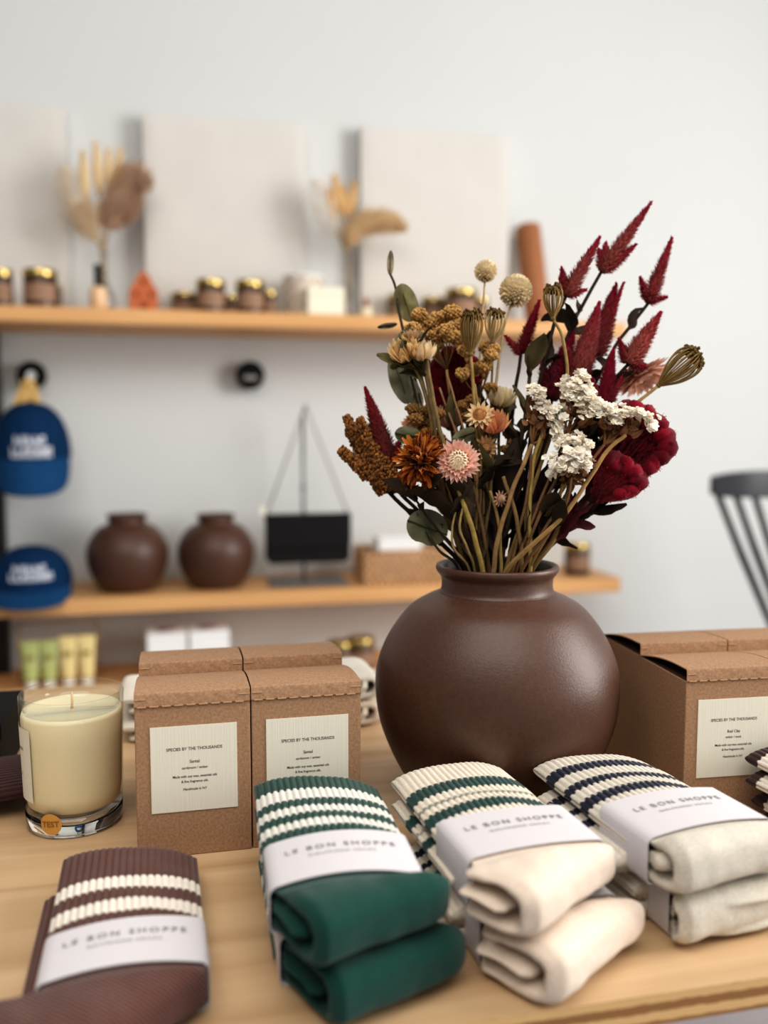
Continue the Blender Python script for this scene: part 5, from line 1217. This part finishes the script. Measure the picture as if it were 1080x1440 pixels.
# ---- dark leafy stems and bare stalks filling the middle
GL = 'dark leafy stems'
leafy = [
 ('dark olive crumpled leaf stem behind the left statice', [(705,796,-.01),(728,660,-.012),(742,560,-.012),(748,510,-.012)], 7, lin(74,66,42), .030, .35, .95),
 ('blackish leaf stem under the two highest celosias', [(728,796,.01),(760,640,.012),(790,500,.012),(812,440,.012)], 6, lin(52,44,34), .030, .30, .85),
 ('burgundy leaf stem under the red cockscomb', [(742,796,-.02),(780,755,-.028),(828,705,-.03)], 6, cL_burg, .036, .35, .95),
 ('thin dark sprig with a curled leaf poking right above the jar', [(746,796,-.01),(790,748,-.01),(832,722,-.008),(872,712,-.004)], 3, lin(54,44,36), .03, .5, 1.0),
 ('dark leaf stem low between the pink flower and the vase rim', [(672,796,-.03),(662,740,-.035),(652,690,-.035)], 7, lin(70,56,40), .04, .05, .9),
 ('dark leaf stem in the shadowed heart of the bouquet', [(700,796,-.01),(712,720,-.01),(722,650,-.012)], 9, lin(48,36,28), .05, .05, .95),
 ('dark leaf stem behind the yarrow stalks', [(688,796,.015),(684,700,.02),(680,600,.02)], 9, lin(56,42,32), .05, .05, .95),
 ('brown leaf stem right of centre beneath the statice', [(722,796,0),(748,720,0),(776,640,0)], 9, lin(54,38,32), .05, .05, .95),
 ('shadowed leaf stem just behind the vase rim centre', [(694,796,.02),(698,740,.02),(704,680,.02)], 9, lin(40,30,24), .05, .0, .9),
 ('dark leaf stem leaning left behind the marigold stalk', [(660,796,.015),(640,720,.015),(622,650,.015)], 7, lin(66,54,38), .045, .05, .9),
 ('dark leaf stem between statice and cockscomb', [(734,796,.0),(776,700,.0),(820,620,-.005)], 8, lin(58,40,34), .045, .2, .95),
 ('black leaf stem behind the celosia group, far right', [(738,796,.015),(786,660,.02),(846,560,.02)], 6, lin(54,46,36), .028, .3, .9),
]
for lab, path, n, c, ls, ts, te in leafy:
    flower('leafy_stem', lab, path, .002, mixc(c, cS_dark, .5), n, c, group=GL, cat='dried leaf stem', lsize=ls, lw=.42, tstart=ts, tend=te)
GB = 'bare dry stalks'
bare = [
 ('thick tan stalk crossing from the rim centre up to the right', [(694,796,-.035),(706,735,-.04),(728,672,-.042),(748,625,-.04)], .0024, lin(142,112,76)),
 ('thick tan stalk lying diagonally across the right of the rim', [(712,796,-.038),(758,758,-.046),(800,716,-.048),(850,640,-.044),(880,612,-.04)], .0022, lin(146,116,72)),
 ('pale green-gold upright stalk at the right of the rim', [(746,796,-.03),(744,720,-.034),(752,640,-.034),(772,590,-.03)], .0022, lin(158,136,80)),
 ('gold stalk leaning left from the rim to the pink flower', [(678,796,-.035),(664,745,-.04),(648,700,-.04),(642,680,-.036)], .0026, lin(150,128,72)),
 ('olive stalk bending right at the right rim', [(752,796,-.03),(778,760,-.034),(792,715,-.036),(802,680,-.04)], .0026, lin(122,100,58)),
 ('brown stalk left of centre', [(686,796,-.02),(678,740,-.026),(664,680,-.026)], .0022, lin(110,84,56)),
 ('kinked brown stalk in the middle right', [(734,796,-.03),(728,740,-.036),(718,700,-.038),(708,670,-.036)], .0022, lin(128,100,66)),
 ('thin straw-coloured stalk curling at the left of the rim', [(656,796,-.03),(638,770,-.036),(636,745,-.038),(640,720,-.036)], .0012, lin(158,134,90)),
 ('twisted straw stalk at the left of the rim', [(664,796,-.034),(656,770,-.04),(646,745,-.042),(650,715,-.04)], .0014, lin(140,118,78)),
 ('dark slender stalk to the marigold', [(658,796,-.02),(640,740,-.03),(612,690,-.034),(604,672,-.034)], .0012, lin(60,46,34)),
 ('grey-brown twisted thick stalk under the pale yellow buds', [(660,796,-.02),(640,690,-.03),(618,600,-.03),(606,540,-.028),(600,505,-.026)], .0022, lin(118,98,66)),
 ('straight gold stalk beneath the wild carrot cage', [(676,796,-.01),(682,640,-.012),(668,540,-.012)], .0015, lin(162,132,84)),
 ('fine tan stalk leaning left through the yarrow', [(688,796,.0),(664,650,.0),(630,530,.002)], .0012, lin(168,130,92)),
 ('fine pinkish stalk in front of the red cockscomb', [(682,796,.0),(650,640,.004),(618,545,.006)], .0012, lin(170,126,100)),
 ('slender brown stalk beneath the round statice', [(744,796,-.03),(782,730,-.042),(790,680,-.044)], .0015, lin(130,104,62)),
 ('green-gold stalk in the middle of the rim', [(704,796,-.034),(702,740,-.036),(690,690,-.034)], .0018, lin(134,112,66)),
 ('dark stalk near the right rim edge', [(752,796,0),(770,740,0),(806,680,0)], .0016, lin(62,44,36)),
 ('thin upright stalk beside the green-gold one', [(736,796,-.02),(742,700,-.026),(768,600,-.028)], .0014, lin(140,114,70)),
]
for lab, path, r_, c in bare:
    flower('bare_stalk', lab, path, r_, c, 0, group=GB, cat='dried stalk', end_r=r_*.7)
random.seed(3)
# ================================================================== light and camera
W = bpy.data.worlds.new('world'); bpy.context.scene.world = W; W.use_nodes = True
wn, wl = W.node_tree.nodes, W.node_tree.links; bgn = wn['Background']; bgn.inputs[0].default_value = (.97,.985,1.0,1)
# the room is open and bright to the right and front, dimmer to the left
wt = wn.new('ShaderNodeTexCoord'); ws = wn.new('ShaderNodeSeparateXYZ'); wm = wn.new('ShaderNodeMapRange')
wm.inputs['From Min'].default_value = -.9; wm.inputs['From Max'].default_value = .7; wm.inputs['To Min'].default_value = .16; wm.inputs['To Max'].default_value = .60
wl.new(wt.outputs['Generated'], ws.inputs[0]); wl.new(ws.outputs['X'], wm.inputs['Value']); wl.new(wm.outputs['Result'], bgn.inputs[1])
def area(name, loc, to, sx, sy, power, col):
    l = bpy.data.lights.new(name, 'AREA'); l.shape = 'RECTANGLE'; l.size = sx; l.size_y = sy; l.energy = power; l.color = col
    o = bpy.data.objects.new(name, l); C.objects.link(o); o.location = loc
    o.rotation_euler = (Vector(to)-Vector(loc)).to_track_quat('-Z', 'Y').to_euler(); return o
area('window_light', (2.6, .1, 1.75), (.3, 1.1, .9), 1.3, 1.8, 72, (1,.985,.96))
ceil = area('ceiling_light', (-.1, -.1, 2.5), (.25, 1.0, .8), 1.8, 1.4, 27, (1,.95,.88))
ceil.data.specular_factor = .35
cd = bpy.data.cameras.new('camera'); co = bpy.data.objects.new('camera', cd); C.objects.link(co)
co.location = CAM; co.rotation_euler = (PI/2-PITCH, 0, -YAW)
cd.sensor_fit = 'VERTICAL'; cd.sensor_height = 36; cd.sensor_width = 27; cd.lens = F/1440*36
cd.clip_start = .02; cd.clip_end = 40
cd.dof.use_dof = True; cd.dof.focus_distance = .685; cd.dof.aperture_fstop = cd.lens/10.5
sc = bpy.context.scene; sc.camera = co
sc.view_settings.view_transform = 'Standard'; sc.view_settings.look = 'Medium High Contrast'; sc.view_settings.exposure = 0; sc.view_settings.gamma = 1
sc.cycles.use_denoising = True; sc.cycles.max_bounces = 8; sc.cycles.transparent_max_bounces = 16
